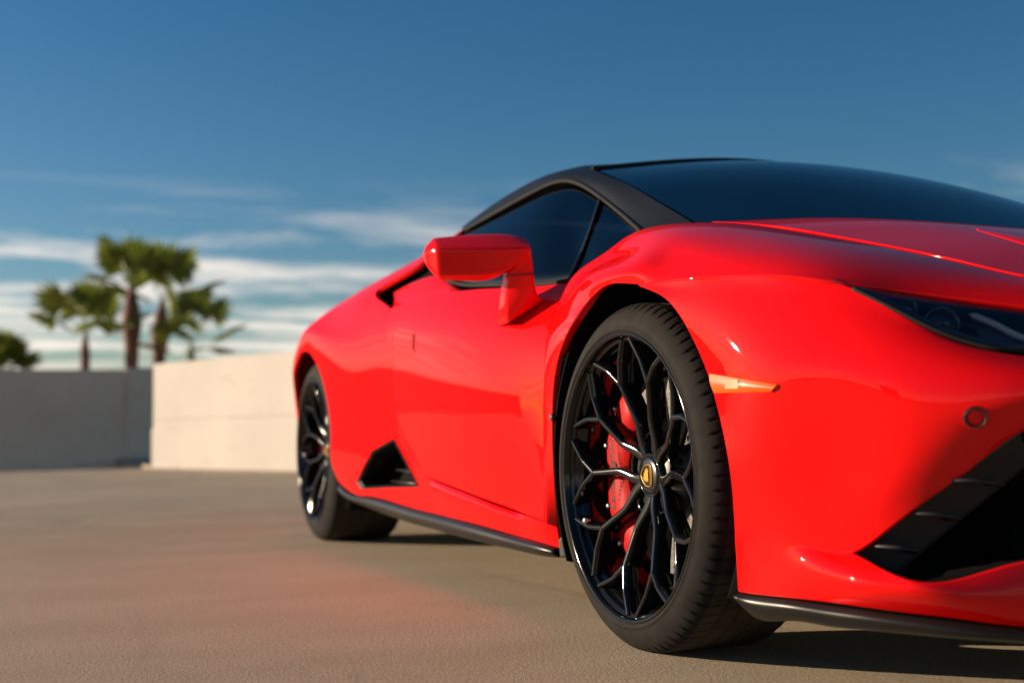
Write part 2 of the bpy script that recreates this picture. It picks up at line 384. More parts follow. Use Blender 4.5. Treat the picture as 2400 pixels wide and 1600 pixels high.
# ------------------------------------------------------------------ palms beyond the wall
LEAF = NM('palm_leaf'); LEAF.color(LEAF.ramp(LEAF.noise(1.3, 3), [(.35, (.08, .12, .012)), (.65, (.23, .25, .03))])); LEAF.set(Roughness=.5, Transmission_Weight=0.0)
LEAF.b.inputs['Subsurface Weight'].default_value = 0
LEAFY = NM('palm_leaf_yellow'); LEAFY.color(LEAFY.ramp(LEAFY.noise(1.6, 3), [(.35, (.10, .10, .012)), (.62, (.24, .18, .02))])); LEAFY.set(Roughness=.5)
TRUNK = NM('palm_trunk'); TRUNK.color(TRUNK.ramp(TRUNK.noise(5, 5, .6, sc=(1, 1, 3)), [(.3, (.10, .045, .03)), (.7, (.28, .13, .085))])); TRUNK.set(Roughness=.9)
def leafy(m):
    # thin blades let some light through
    nt = m.node_tree; out = nt.nodes['Material Output']; tr = nt.nodes.new('ShaderNodeBsdfTranslucent'); tr.inputs[0].default_value = (.22, .28, .03, 1)
    mx = nt.nodes.new('ShaderNodeMixShader'); mx.inputs[0].default_value = .3
    nt.links.new(nt.nodes['Principled BSDF'].outputs[0], mx.inputs[1]); nt.links.new(tr.outputs[0], mx.inputs[2]); nt.links.new(mx.outputs[0], out.inputs[0])
leafy(LEAF.m); leafy(LEAFY.m)
def frond(r, base, az, el, length, fan, mat_v, mat_f):
    "petiole then a pleated fan of narrow blades; appended to lists"
    d = Vector((math.cos(az)*math.cos(el), math.sin(az)*math.cos(el), math.sin(el))); up = Vector((0, 0, 1))
    s = d.cross(up).normalized(); n = s.cross(d).normalized()
    def quad(a, b, c, e):
        i = len(mat_v); mat_v.extend([a, b, c, e]); mat_f.append((i, i+1, i+2, i+3))
    tip = base+d*length-up*length*.06
    w = .022
    quad(base-s*w, base+s*w, tip+s*w*.6, tip-s*w*.6)
    nb = 26
    for k in range(nb):
        a = (k/(nb-1)-.5)*math.radians(235); L = fan*(.78+.22*math.cos(a*.7))*r.uniform(.9, 1.06)
        q = d*math.cos(a)+s*math.sin(a); q = (q+n*(.10*math.cos(a)-.14)).normalized()
        m1 = tip+q*L*.55; m2 = tip+q*L-up*L*r.uniform(.02, .16)
        side = n*.5*(1 if k % 2 else -1)+q.cross(n); side.normalize(); bw = fan*.075
        quad(tip, m1+side*bw, m2, m1-side*bw)
def palm(name, base, h, fronds, petiole, fan, label, seed, yellow=.0, lean=(0, 0), trunk_r=.16, up_bias=.55, skirt=True):
    r = random.Random(seed); root = empty(name, base)
    pts, rad = [], []
    for k in range(15):
        t = k/14; pts.append((lean[0]*t*t, lean[1]*t*t, h*t)); q = trunk_r*(1.15-.25*t)
        if skirt: q *= 1+.75*math.exp(-((t-.86)/.07)**2)+.12*r.random()
        rad.append(q*(1-.55*max(0, (t-.93)/.07)))
    tr = tube('trunk', pts, rad, TRUNK.m, root, n=12); top = Vector(pts[-1])
    bm = bmesh.new()
    for k in range(90):   # ragged boot fibres
        t = r.uniform(.55, .97); a = r.uniform(0, 6.283); z = h*t; rr = rad[min(14, int(t*14))]*.95
        p = Vector((lean[0]*t*t+rr*math.cos(a), lean[1]*t*t+rr*math.sin(a), z)); o_ = Vector((math.cos(a), math.sin(a), 0))
        tt = Vector((-math.sin(a), math.cos(a), 0)); vv = [bm.verts.new(p-tt*.03), bm.verts.new(p+tt*.03), bm.verts.new(p+o_*.06+Vector((0, 0, -.22)))]
        bm.faces.new(vv)
    bm_obj('fibre_skirt', bm, TRUNK.m, root)['kind'] = 'stuff'
    sets = {False: ([], []), True: ([], [])}
    for k in range(fronds):
        az = 2.399*k+r.uniform(-.3, .3); e = up_bias+ (1.45-up_bias)*(1-k/fronds)**1.0-.75*(k/fronds)+r.uniform(-.15, .15)
        vs_, fs = sets[r.random() < yellow]; frond(r, top-Vector((0, 0, .12*r.random())), az, min(e, 1.5), petiole*r.uniform(.75, 1.1), fan*r.uniform(.85, 1.1), vs_, fs)
    for yel, nm in ((False, 'crown'), (True, 'dry_fronds')):
        if sets[yel][0]: mesh_obj(nm, sets[yel][0], sets[yel][1], (LEAFY if yel else LEAF).m, root, smooth=False)
    tag(root, label, 'palm tree'); return root
def far(u, v, x):
    p = PX(u, v, x); return p
GZ = -4.0
def place_palm(u, vtop, x, crown_r, **k):
    "crown centre at photo pixel (u, vtop) at distance x"
    p = far(u, vtop, x); return palm('palm_tree', (p[0], p[1], GZ), p[2]-GZ, **k)
place_palm(303, 655, -44, 1, fronds=8, petiole=1.2, fan=1.15, label='tall palm tree with swollen brown trunk, highest crown of the group', seed=3, yellow=.2, up_bias=1.1, trunk_r=.21)
place_palm(354, 690, -46, 1, fronds=9, petiole=1.5, fan=1.3, label='palm tree with dark green crown leaning away beside the tallest palm', seed=8, yellow=.0, lean=(0, .3), up_bias=.85, trunk_r=.2)
place_palm(196, 770, -42, 1, fronds=9, petiole=1.4, fan=1.15, label='yellowing palm tree behind the shaded wall, its low crown turning dry', seed=12, yellow=.5, trunk_r=.17, up_bias=.8, skirt=False)
place_palm(440, 800, -43, 1, fronds=9, petiole=1.5, fan=1.05, label='short palm tree rising just above the sunlit end of the wall', seed=21, yellow=.25, trunk_r=.16, up_bias=.7, skirt=False)
place_palm(4, 850, -47, 1, fronds=24, petiole=.9, fan=1.0, label='low dark palm tree at the far end of the shaded wall', seed=33, yellow=.0, up_bias=.5, skirt=False)  # dark shrub, put together from the palm parts

# ------------------------------------------------------------------ what the paint reflects: the sunny side of the deck
wall_run('parapet_wall', (45., -52.), (-12., -52.), 0, 1.15, 'long low parapet wall along the open far side of the deck', .5)
def lamp_post(x, y, h, label):
    root = empty('lamp_post', (x, y, 0)); g = simple('post_grey', (.12, .12, .12), .5)
    bm = bmesh.new(); add_box(bm, (-.22, -.22, 0), (.22, .22, .55)); bm_obj('footing', bm, WALL, root, bevel=.02)
    tube('pole', [(0, 0, .55), (0, 0, h*.5), (0, 0, h)], [.09, .08, .06], g, root, n=10)
    tube('arm', [(-.95, 0, h), (0, 0, h+.03), (.95, 0, h)], .045, g, root, n=8)
    for s in (-1, 1):
        bm = bmesh.new(); add_box(bm, (s*1.15-.28, -.16, h-.10), (s*1.15+.28, .16, h+.03)); bm_obj('lamp_head', bm, g, root, bevel=.03)
    tag(root, label, 'lamp post', 'lamp posts on the parking deck')
lamp_post(11.5, -42, 7.0, 'tall grey twin-head lamp post nearest the stair building'); lamp_post(15, -36, 8.0, 'tall grey twin-head lamp post standing on open deck')
def building(x, y):
    root = empty('stair_building', (x, y, 0)); m = simple('building_render', (.28, .24, .20), .85)
    bm = bmesh.new(); add_box(bm, (-2.6, -3, 0), (2.6, 3, 5.0)); bm_obj('wall', bm, m, root, bevel=.03)
    bm = bmesh.new(); add_box(bm, (-2.8, -3.2, 5.003), (2.8, 3.2, 5.25)); bm_obj('roof', bm, m, root, bevel=.03)
    bm = bmesh.new(); add_box(bm, (-.55, 3.003, 0), (.55, 3.05, 2.15)); d = bm_obj('door', bm, simple('door_grey', (.08, .08, .09), .5), root, bevel=.01)
    bm = bmesh.new(); add_box(bm, (.40, 3.053, 1.0), (.46, 3.10, 1.14)); bm_obj('handle', bm, STEEL, d)
    bm = bmesh.new(); add_box(bm, (1.0, 3.003, 2.6), (2.2, 3.04, 3.6)); bm_obj('window', bm, GLOSS, root)
    tag(root, 'small tan stair building on the sunny side of the deck', 'building')
building(6.5, -50)

# ================================================================== the car
CAR = empty('sports_car'); tag(CAR, 'glossy red low sports car with black wheels and black roof', 'car')
def YA(x, z):
    y = float(np.interp(x, [-.45, -.36, -.2, 0, .2, .36, .5], [-.893, -.906, -.942, -.957, -.952, -.930, -.895]))
    return y+(.03*(.335-z)/.2 if z < .335 else 0)
def PA(u, v, fn=YA):
    x, z = 0., .4
    for i in range(60):
        p = P(u, v, fn(x, z)); x = .5*x+.5*p[0]; z = .5*z+.5*p[2]
    return V(x, fn(x, z), z)
# ---- front fender: columns run from the door gap / hood edge (E) down to the wheel arch / lamp line (A)
XS = -.462
def fender():
    E = [PX(1252, 1200, XS), PX(1251, 1090, XS), PX(1251.5, 940, XS), PX(1256, 790, XS), PX(1282, 700, -.48), PX(1318, 645, -.5),
         P(1396, 585, -.745), P(1470, 530, -.705), P(1605, 511, -.64), P(1770, 520.5, -.625), P(1920, 545, -.61), P(2070, 573, -.60), P(2220, 606, -.585), P(2352, 636, -.565), V(.80, -.47, .595)]
    A = [PA(1279.6, 1206), PA(1271, 1087), PA(1268, 949), PA(1282.5, 817), PA(1318, 735), PA(1355, 685),
         PA(1400, 651), PA(1462, 651), P(1540, 643, -.943), P(1640, 634, -.92), P(1780, 631, -.885), P(1912, 644, -.842), P(2050, 662, -.775), P(2200, 682, -.705), V(.84, -.52, .55)]
    B = [None]*5+[P(1338, 655, -.944), P(1392, 624, -.95), P(1458, 613, -.952), P(1538, 630, -.94), P(1640, 622, -.912), P(1785, 620, -.875), P(1925, 634, -.83), P(2065, 652, -.762), P(2212, 671, -.69), V(.836, -.51, .56)]
    C = [None]*5+[P(1328, 643, -.88), P(1393, 601, -.875), P(1462, 568, -.865), P(1560, 566, -.84), P(1690, 572, -.80), P(1830, 588, -.755), P(1975, 607, -.715), P(2120, 630, -.67), P(2265, 652, -.625), V(.825, -.495, .577)]
    cols = []
    for i in range(len(E)):
        e, a = E[i], A[i]
        if B[i] is None:
            b = lerp(e, a, .58)+V(0, -.012, 0); c = lerp(e, b, .62)+V(0, .001, 0); d = lerp(e, b, .3)
        else:
            b, c = B[i], C[i]; d = lerp(e, c, .5)+V(0, -.006, .010)
            if i >= 8:
                K = V(lerp(e[0], a[0], .5), lerp(e[1], a[1], .80), lerp(e[2], a[2], .22)); bz = lambda t: e*(1-t)**2+2*K*t*(1-t)+a*t*t
                d, c, b = bz(.28), bz(.56), bz(.82)
        cols.append([e, d, c, b, a])
    return np.swapaxes(np.array(cols), 0, 1)
FG = fender()
D = dense(fair(FG, 15, 48, 5), 70, 190, (.0022, 0, .002, .0))
front_fender = panel('front_fender', D, PAINT, CAR)
# ---- hood
def hood():
    edge = [FG[0, i] for i in range(8, 15)]
    # lift: the hood edge stands a little proud of the fender
    edge = [p+V(0, .005, .003) for p in edge]
    cen = [V(.055, 0, .822), V(.20, 0, .797), V(.36, 0, .760), V(.52, 0, .715), V(.68, 0, .66), V(.80, 0, .61), V(.94, 0, .54)]
    rows = []
    for k, (ed, c) in enumerate(zip(edge, cen)):
        w = k/6
        q1 = lerp(ed, c, .12)+V(.01, 0, .004*(1-w)); q2 = lerp(ed, c, .4)+V(.02, 0, .008*(1-w)+.004); q3 = lerp(ed, c, .72)+V(.012, 0, .006)
        rows.append([ed, q1, q2, q3, c, q3*V(1, -1, 1), q2*V(1, -1, 1), q1*V(1, -1, 1), ed*V(1, -1, 1)])
    return np.array(rows)
HG = hood()
hood_o = panel('hood', dense(HG, 70, 140, (.0, 0, .0, .0)), PAINT, CAR, out=(0, 0, 1), round_=.0022)
# folded crease on the hood
def hood_crease():
    b = BVHTree.FromPolygons([tuple(p) for p in dense(HG, 70, 140).reshape(-1, 3)], grid_faces(70, 140))
    t = [hit(b, u, v, o_) for u, v, o_ in ((2243, 527, .001), (2300, 539, .0025), (2360, 553, .0035), (2440, 574, .003), (2560, 610, .001))]
    q = [hit(b, u, v, .0006) for u, v in ((2246, 530), (2300, 546), (2360, 564), (2440, 586), (2560, 613))]
    back = [hit(b, u, v, .0006) for u, v in ((2244, 525), (2303, 534), (2365, 545), (2446, 566), (2563, 606))]
    return strip('hood_crease', [q, t, back], PAINT, hood_o, .002, out=(0, 0, 1), n=50, nr=13)
# ---- front bumper, upper skin
def sym(G):
    G = np.asarray(G, float); return np.concatenate([G, G[:, :-1][:, ::-1]*V(1, -1, 1)], 1)
TOP = [PA(1466, 653), P(1540, 644.5, -.942), P(1640, 635.5, -.919), P(1780, 632.5, -.884), P(1912, 647, -.84), P(2050, 714, -.80), P(2200, 785, -.748), P(2352, 819, -.69), V(.845, -.42, .50), V(.93, 0, .50)]
B1 = np.array([TOP,
    [PA(1547, 702), P(1592, 722, -.941), P(1700, 735, -.918), P(1830, 748, -.885), P(1955, 773, -.845), P(2085, 812, -.803), P(2225, 852, -.748), P(2352, 882, -.70), V(.885, -.42, .465), V(.965, 0, .465)],
    [PA(1616, 830), P(1650, 838, -.935), P(1745, 835, -.916), P(1850, 838, -.888), P(1970, 855, -.851), P(2098, 878, -.808), P(2232, 905, -.752), P(2352, 925, -.702), V(.905, -.41, .44), V(.98, 0, .44)],
    [PA(1645, 920), P(1680, 922, -.93), P(1762, 918, -.913), P(1862, 920, -.884), P(1977, 933, -.847), P(2103, 945, -.803), P(2235, 957, -.748), P(2352, 957, -.70), V(.915, -.41, .42), V(.985, 0, .42)],
    [PA(1680, 1092), P(1706, 1094, -.918), P(1785, 1096, -.898), P(1872, 1097, -.868), P(1970, 1108, -.833), P(2095, 1068, -.797), P(2230, 1018, -.745), P(2352, 975, -.697), V(.92, -.41, .40), V(.99, 0, .40)],
    [PA(1688, 1190), P(1711, 1193, -.909), P(1790, 1192, -.892), P(1876, 1192, -.867), P(1963, 1198, -.838), P(2088, 1130, -.798), P(2226, 1050, -.745), P(2352, 982, -.697), V(.923, -.405, .395), V(.992, 0, .395)],
    [PA(1691, 1240), P(1713, 1246, -.9055), P(1792, 1254, -.889), P(1878, 1262, -.866), P(1955, 1269, -.843), P(2082, 1179, -.80), P(2222, 1080, -.745), P(2352, 988, -.697), V(.925, -.40, .39), V(.995, 0, .39)]])
B2 = np.array([list(B1[-1][:5])+[P(2064, 1327, -.845), P(2200, 1333, -.79), P(2352, 1293, -.715), V(.95, -.4, .20), V(1.02, 0, .20)],
    [PA(1694, 1290), P(1716, 1297, -.902), P(1800, 1308, -.8865), P(1890, 1320, -.877), P(1972, 1334, -.869), P(2085, 1362, -.84), P(2212, 1379, -.788), P(2352, 1384, -.722), V(.965, -.4, .17), V(1.035, 0, .17)],
    [PA(1697, 1356), P(1720, 1359.5, -.898), P(1810, 1369, -.882), P(1900, 1381, -.86), P(1985, 1393, -.84), P(2100, 1408, -.807), P(2210, 1421, -.768), P(2352, 1438, -.712), V(.955, -.4, .137), V(1.02, 0, .137)]])
TCB = knots(sym(B1), 1); NB = 271
for _j in range(5, 10):
    _t0, _b0 = B1[0][_j].copy(), B1[-1][_j].copy(); _o = V(.6, -.75, 0) if _j < 7 else (V(.75, -.6, 0) if _j == 7 else V(1, -.2 if _j == 8 else 0, 0))
    for _r in range(1, len(B1)-1):
        _t = _r/(len(B1)-1); B1[_r][_j] = lerp(_t0, _b0, _t)+_o*(.040 if _j < 8 else .03)*4*_t*(1-_t)*(1.25-.5*_t)
UC = np.linspace(0, 1, 55); BD1 = dense(fair(sym(B1), 22, 55, 90, tc=TCB), 110, NB, tc=UC); BD2 = dense(sym(B2), 50, NB, tc=TCB)
_s = np.linspace(0, 1, NB); _k = (_s <= TCB[4]+1e-6) | (_s >= 1-TCB[4]-1e-6); _dl = (BD1[-1]-BD2[0])*_k[:, None]
for _i in range(50): BD2[_i] += _dl*math.exp(-(_i/8)**2)
bumper = panel('front_bumper', [BD1, BD2], PAINT, CAR, out=(1, 0, 0), round_=.003)
_r0 = [p+V(.002, 0, -.004) for p in HG[-1]]
_r2 = [V(lerp(TOP[8][0], TOP[9][0], 1-min(1, abs(p[1])/.42)**1.6)-.003, p[1]*.95, .505) for p in HG[-1]]
panel('nose_panel', dense(np.array([_r0, [lerp(a, b, .5)+V(.012, 0, .004) for a, b in zip(_r0, _r2)], _r2]), 16, 80), PAINT, CAR, out=(1, 0, .5))
# ---- splitter lip
lip_top = [p+V(-.004, .004, -.003) for p in B2[-1]]
lip_bot = [P(1690, 1378, -.905), P(1716, 1400, -.895), P(1810, 1413, -.882), P(1900, 1426, -.862), P(1990, 1436, -.842), P(2112, 1449, -.808), P(2220, 1459, -.772), P(2352, 1471, -.716), V(.965, -.4, .105), V(1.035, 0, .105)]
lip_mid = [lerp(a, b, .5)+(b-V(0, 0, b[2])-V(.1, 0, 0))/np.linalg.norm(b[:2]-V(.1, 0))*.010 for a, b in zip(lip_top, lip_bot)]
lip_in = [b+V(-.10, .06 if k < 8 else 0, .002) for k, b in enumerate(lip_bot)]
splitter = strip('splitter_lip', sym([lip_top, lip_mid, lip_bot, lip_in]), CARBON, CAR, .006, out=(1, 0, -.3), n=220, nr=24)
# ---- intake duct in the bumper
wo = [P(1955, 1271, -.843), P(2065, 1193, -.80), P(2165, 1120, -.76), P(2270, 1046, -.72), P(2352, 988, -.69)]
wi = [P(2062, 1328, -.80), P(2150, 1254, -.755), P(2240, 1180, -.71), P(2322, 1114, -.67), P(2395, 1050, -.64)]
duct_wall = strip('duct_wall', [[p+V(-.012, .006, 0) for p in wo], [lerp(a, b, .5)+V(-.03, .012, 0) for a, b in zip(wo, wi)], [b+V(-.04, .03, 0) for b in wi]], GREYV, CAR, .004, out=(1, 0, 0), n=40)
def fin(u0, v0, u1, v1, ya, yb):
    a, b = P(u0, v0, ya), P(u1, v1, yb); m = lerp(a, b, .5)+V(.02, 0, .002); q = curve([a+V(-.035, 0, 0), a, m, b, b+V(-.035, 0, 0)], 20)
    return tube('duct_fin', q, [.002]+[.006]*18+[.002], PLAST, duct_wall, n=8, flat=.55)
duct_fins = [fin(2026, 1254, 2103, 1267, -.815, -.765), fin(2106, 1178, 2198, 1192, -.785, -.725), fin(2190, 1102, 2300, 1114, -.755, -.685)]
bm = bmesh.new(); add_box(bm, (.34, -.80, .16), (.42, .80, .42)); radiator = bm_obj('radiator_duct', bm, LINER, CAR)
nose = strip('nose_lining', sym([[V(.60, -.66, .40), V(.80, -.45, .38), V(.90, 0, .375)], [V(.40, -.66, .40), V(.42, -.45, .40), V(.42, 0, .40)]]), LINER, CAR, .004, out=(0, 0, -1), n=20)
sill_tray = strip('intake_tray', sym([[p+V(-.012, .012, .0) for p in B2[0][4:]], [V(.40, -.80, .19), V(.40, -.75, .19), V(.40, -.68, .19), V(.40, -.6, .19), V(.40, -.4, .19), V(.40, 0, .19)]]), LINER, CAR, .004, out=(0, 0, 1), n=40)
from mathutils.bvhtree import BVHTree
def bvh_of(D): return BVHTree.FromPolygons([tuple(p) for p in D.reshape(-1, 3)], grid_faces(*D.shape[:2]))
def hit(b, u, v, off=0.):
    d = CF+CR*(u/.98-1200)/FPX+CU*(800-v/.98)/FPX; l, n, i, t = b.ray_cast(Vector(CAM), Vector(d))
    if l is None: raise RuntimeError('no hit %s %s' % (u, v))
    if n.dot(Vector(d)) > 0: n = -n
    return np.array(l+n*off)
BB = bvh_of(BD1)
mirror(hood_crease())
# side marker
def marker():
    q = [(1630, 858), (1641, 901.5), (1774, 899.5), (1787, 883)]
    G = [[hit(BB, *(lerp(np.array(q[0]), np.array(q[3]), t)), .0035) for t in np.linspace(.02, 1, 7)],
         [hit(BB, *(lerp(lerp(np.array(q[0]), np.array(q[1]), .5), lerp(np.array(q[3]), np.array(q[2]), .5), t)), .006) for t in np.linspace(.02, 1, 7)],
         [hit(BB, *(lerp(np.array(q[1]), np.array(q[2]), t)), .0035) for t in np.linspace(.02, 1, 7)]]
    o = panel('side_marker', dense(np.array(G), 9, 30), AMBER, CAR, hem=.008, round_=.0015)
    # reflector block moulded inside the lens
    g = [[hit(BB, u, v, .0064) for u in np.linspace(1672, 1702, 4)] for v in (871, 892)]
    mesh_obj('reflector', np.array(g).reshape(-1, 3), grid_faces(2, 4), NM('amber_reflector').set(Base_Color=(.9, .125, .004, 1), Roughness=.35).m, o)
    return o
side_marker = marker()
def sensor():
    c = hit(BB, 2241, 958, .0); n = hit(BB, 2241, 958, 1.)-c; root = None
    q = Vector(n).to_track_quat('Z', 'Y')
    vs_, fs = [], []; prof = [(.0185, .0012), (.0165, .0022), (.0155, .0005), (.0150, -.0045), (.0128, -.0045), (.0125, .0002), (.008, .0012), (0.0001, .0014)]
    for i in range(32):
        a = 2*math.pi*i/32
        for r, z in prof: vs_.append(Vector(c)+q @ Vector((r*math.cos(a), r*math.sin(a), z)))
    k = len(prof); fs = [(i*k+j, i*k+j+1, ((i+1) % 32)*k+j+1, ((i+1) % 32)*k+j) for i in range(32) for j in range(k-1)]
    o = mesh_obj('parking_sensor', vs_, fs, PAINT, CAR)
    g = [Vector(c)+q @ Vector((.0142*math.cos(a), .0142*math.sin(a), .0012)) for a in np.linspace(0, 2*math.pi, 33)[:-1]]
    tube('sensor_ring', g, .0017, PLAST, o, n=6, closed=True); return o
parking_sensor = sensor()
# ---- headlight
def headlight():
    root = None
    top = [FG[4, i]+V(-.004, .003, -.003) for i in (11, 12, 13, 14)]; bot = [TOP[i]+V(-.004, .003, .004) for i in (4, 5, 6, 7)]
    top = curve(top, 9); bot = curve(bot, 9); bot[-1] = lerp(bot[-1], TOP[8], .25)
    lens = strip('headlight', [top, lerp(top, bot, .5)+V(.006, -.004, .0), bot], CLEAR, CAR, .0025, out=(1, -.5, .5), n=50)
    ins = V(-.10, .075, -.01)
    back = strip('lamp_housing', [top+V(-.004, .002, -.002), top+ins*.8, lerp(top, bot, .5)+ins*1.1, bot+ins*.75, bot+V(-.003, .002, .002)], simple('lamp_dark', (.012, .016, .022), .3), lens, .003, out=(1, -.5, .5), n=50, nr=24)
    tube('lower_bezel', curve([b+V(-.014, .008, .010) for b in bot[1:]], 40), .004, simple('bezel_grey', (.10, .11, .12), .3, Metallic=.6), lens, n=8)
    tube('lens_seal', curve([b+V(.001, -.001, .001) for b in bot[1:]], 40), .0038, SEAL, lens, n=8)
    tube('lens_seal', curve([b+V(-.001, .001, .0) for b in top[1:]], 40), .0015, PLAST, lens, n=8)
    m_bar = simple('light_bar_white', (.85, .78, .70), .22)
    a, b, c = P(2233, 717, -.70), P(2300, 744, -.68), P(2365, 775, -.66)
    ins2 = V(-.028, .02, 0)
    tube('light_bar', curve([a+ins2, b+ins2, c+ins2, c+V(.07, .10, -.005)+ins2], 24), [.002]+[.0075]*23, m_bar, lens, n=8, flat=.7)
    # reflector plate under the bar, projector barrels
    p = [P(2240, 728, -.69)+ins2, P(2350, 778, -.665)+ins2, P(2345, 808, -.675)+ins2, P(2268, 792, -.70)+ins2]
    mesh_obj('reflector_plate', p, [(0, 1, 2, 3)], simple('plate_grey', (.20, .21, .22), .25, Metallic=.7), lens, smooth=False)
    for (u, v, y, r) in ((2078, 702, -.785, .021), (2172, 737, -.735, .025)):
        c = P(u, v, y)+V(-.05, .035, 0); d = Vector((.86, -.45, .05)).normalized(); q = d.to_track_quat('Z', 'Y')
        vs_ = []; prof = [(r*1.1, -.03), (r*1.1, .004), (r*1.02, .006), (r, .0), (r*.9, .006), (r*.6, .013), (.0005, .016)]; k = len(prof)
        for i in range(24):
            t = 2*math.pi*i/24
            for rr, z in prof: vs_.append(Vector(c)+q @ Vector((rr*math.cos(t), rr*math.sin(t), z)))
        mesh_obj('projector', vs_, [(i*k+j, i*k+j+1, ((i+1) % 24)*k+j+1, ((i+1) % 24)*k+j) for i in range(24) for j in range(k-1)], simple('projector_dark', (.03, .04, .06), .08, Coat_Weight=1.), lens)
    p = [P(1985, 668, -.815), P(2060, 690, -.785), P(2058, 712, -.79), P(2000, 688, -.815)]
    mesh_obj('turn_reflector', [q+V(-.02, .012, 0) for q in p], [(0, 1, 2, 3)], simple('plate_pale', (.30, .31, .33), .2, Metallic=.8), lens, smooth=False)
    return lens
head = headlight()
# ---- door
DG = np.array([
    [PX(1318, 645, -.503), P(1247, 656, -.822), P(1160, 661, -.845), P(1059, 668, -.868), P(977, 687, -.885), P(896, 709, -.895)],
    [PX(1282, 700, -.484), P(1200, 708, -.876), P(1115, 712, -.90), P(1030, 720, -.912), P(960, 735, -.915), P(901, 752, -.911)],
    [PX(1256, 790, -.467), P(1172, 798, -.907), P(1092, 800, -.924), P(1020, 805, -.929), P(955, 815, -.925), P(904, 830, -.915)],
    [PX(1251.5, 940, -.467), P(1168, 935, -.916), P(1092, 930, -.931), P(1020, 925, -.933), P(960, 925, -.926), P(906, 925, -.913)],
    [PX(1251, 1090, -.467), P(1170, 1068, -.907), P(1098, 1045, -.918), P(1032, 1025, -.92), P(977, 1010, -.913), P(930, 1003, -.905)],
    [PX(1250, 1198, -.467), P(1182, 1171, -.886), P(1117, 1147, -.896), P(1062, 1126, -.90), P(1017, 1109, -.90), P(985, 1097, -.897)]])
DD = dense(fair(DG, 15, 18, 25), 90, 110, (.001, .002, .003, .0025)); DB = bvh_of(DD)
door = panel('door', DD, PAINT, CAR)
def handle():
    us, vs_ = np.linspace(910, 951, 8), np.linspace(764, 798, 4)
    G = np.array([[hit(DB, u, v+(u-930)*.22, .005) for u in us] for v in vs_]); o = panel('door_handle', dense(G, 12, 30), PAINT, door, hem=.008, round_=.0015)
    ring = [hit(DB, u, v+(u-930)*.22, .0008) for u, v in ((907, 760), (954, 760), (954, 802), (907, 802))]
    tube('handle_gap_shade', curve(ring+[ring[0]], 60)[:-1] if False else sum([[lerp(ring[i], ring[(i+1) % 4], t) for t in np.linspace(0, 1, 8)[:-1]] for i in range(4)], []), .0016, PLAST, door, n=6, closed=True)  # black tube drawn in for the shade in the gap round the handle
    return o
handle()
# ---- sill under the door and its black blade
SG = np.array([
    [PX(1279, 1208, -.432), PX(1249, 1201, -.463), P(1182, 1174, -.886), P(1117, 1150, -.896), P(1062, 1129, -.90), P(1017, 1112, -.90), P(986, 1100, -.897)],
    [PX(1282, 1228, -.433), PX(1256, 1222, -.463), P(1192, 1195, -.896), P(1128, 1172, -.906), P(1072, 1153, -.91), P(1027, 1138, -.91), P(992, 1130, -.905)],
    [PX(1285, 1257, -.434), PX(1262, 1250, -.463), P(1200, 1232, -.888), P(1140, 1215, -.897), P(1085, 1199, -.902), P(1040, 1188, -.902), P(1000, 1177, -.897)]])
sill = panel('side_sill', dense(SG, 30, 90, (.0015, 0, 0, 0)), PAINT, CAR)
blade_t = [PX(1284, 1258.5, -.435), PX(1262, 1252, -.463), P(1200, 1233, -.888), P(1097, 1204, -.90), P(1000, 1178, -.899), P(947, 1165, -.90), P(853, 1140, -.905), P(797, 1124, -.908), P(783, 1110, -.912)]
blade_b = [PX(1282, 1277, -.435), PX(1262, 1276, -.463), P(1190, 1262, -.892), P(1082, 1236, -.905), P(985, 1209, -.906), P(930, 1194, -.907), P(840, 1162, -.912), P(797, 1145, -.912), P(784, 1136, -.912)]
blade_m = [lerp(a, b, .45)+V(0, -.012, 0) for a, b in zip(blade_t, blade_b)]
blade_i = [b+V(0, .12, .006) for b in blade_b]; blade_ti = [a+V(0, .03, .0) for a in blade_t]
blade = strip('sill_blade', [blade_ti, [a+V(0, -.002, -.001) for a in blade_t], blade_m, blade_b, blade_i], CARBON, CAR, .004, out=(0, -1, -.2), n=110, nr=28)
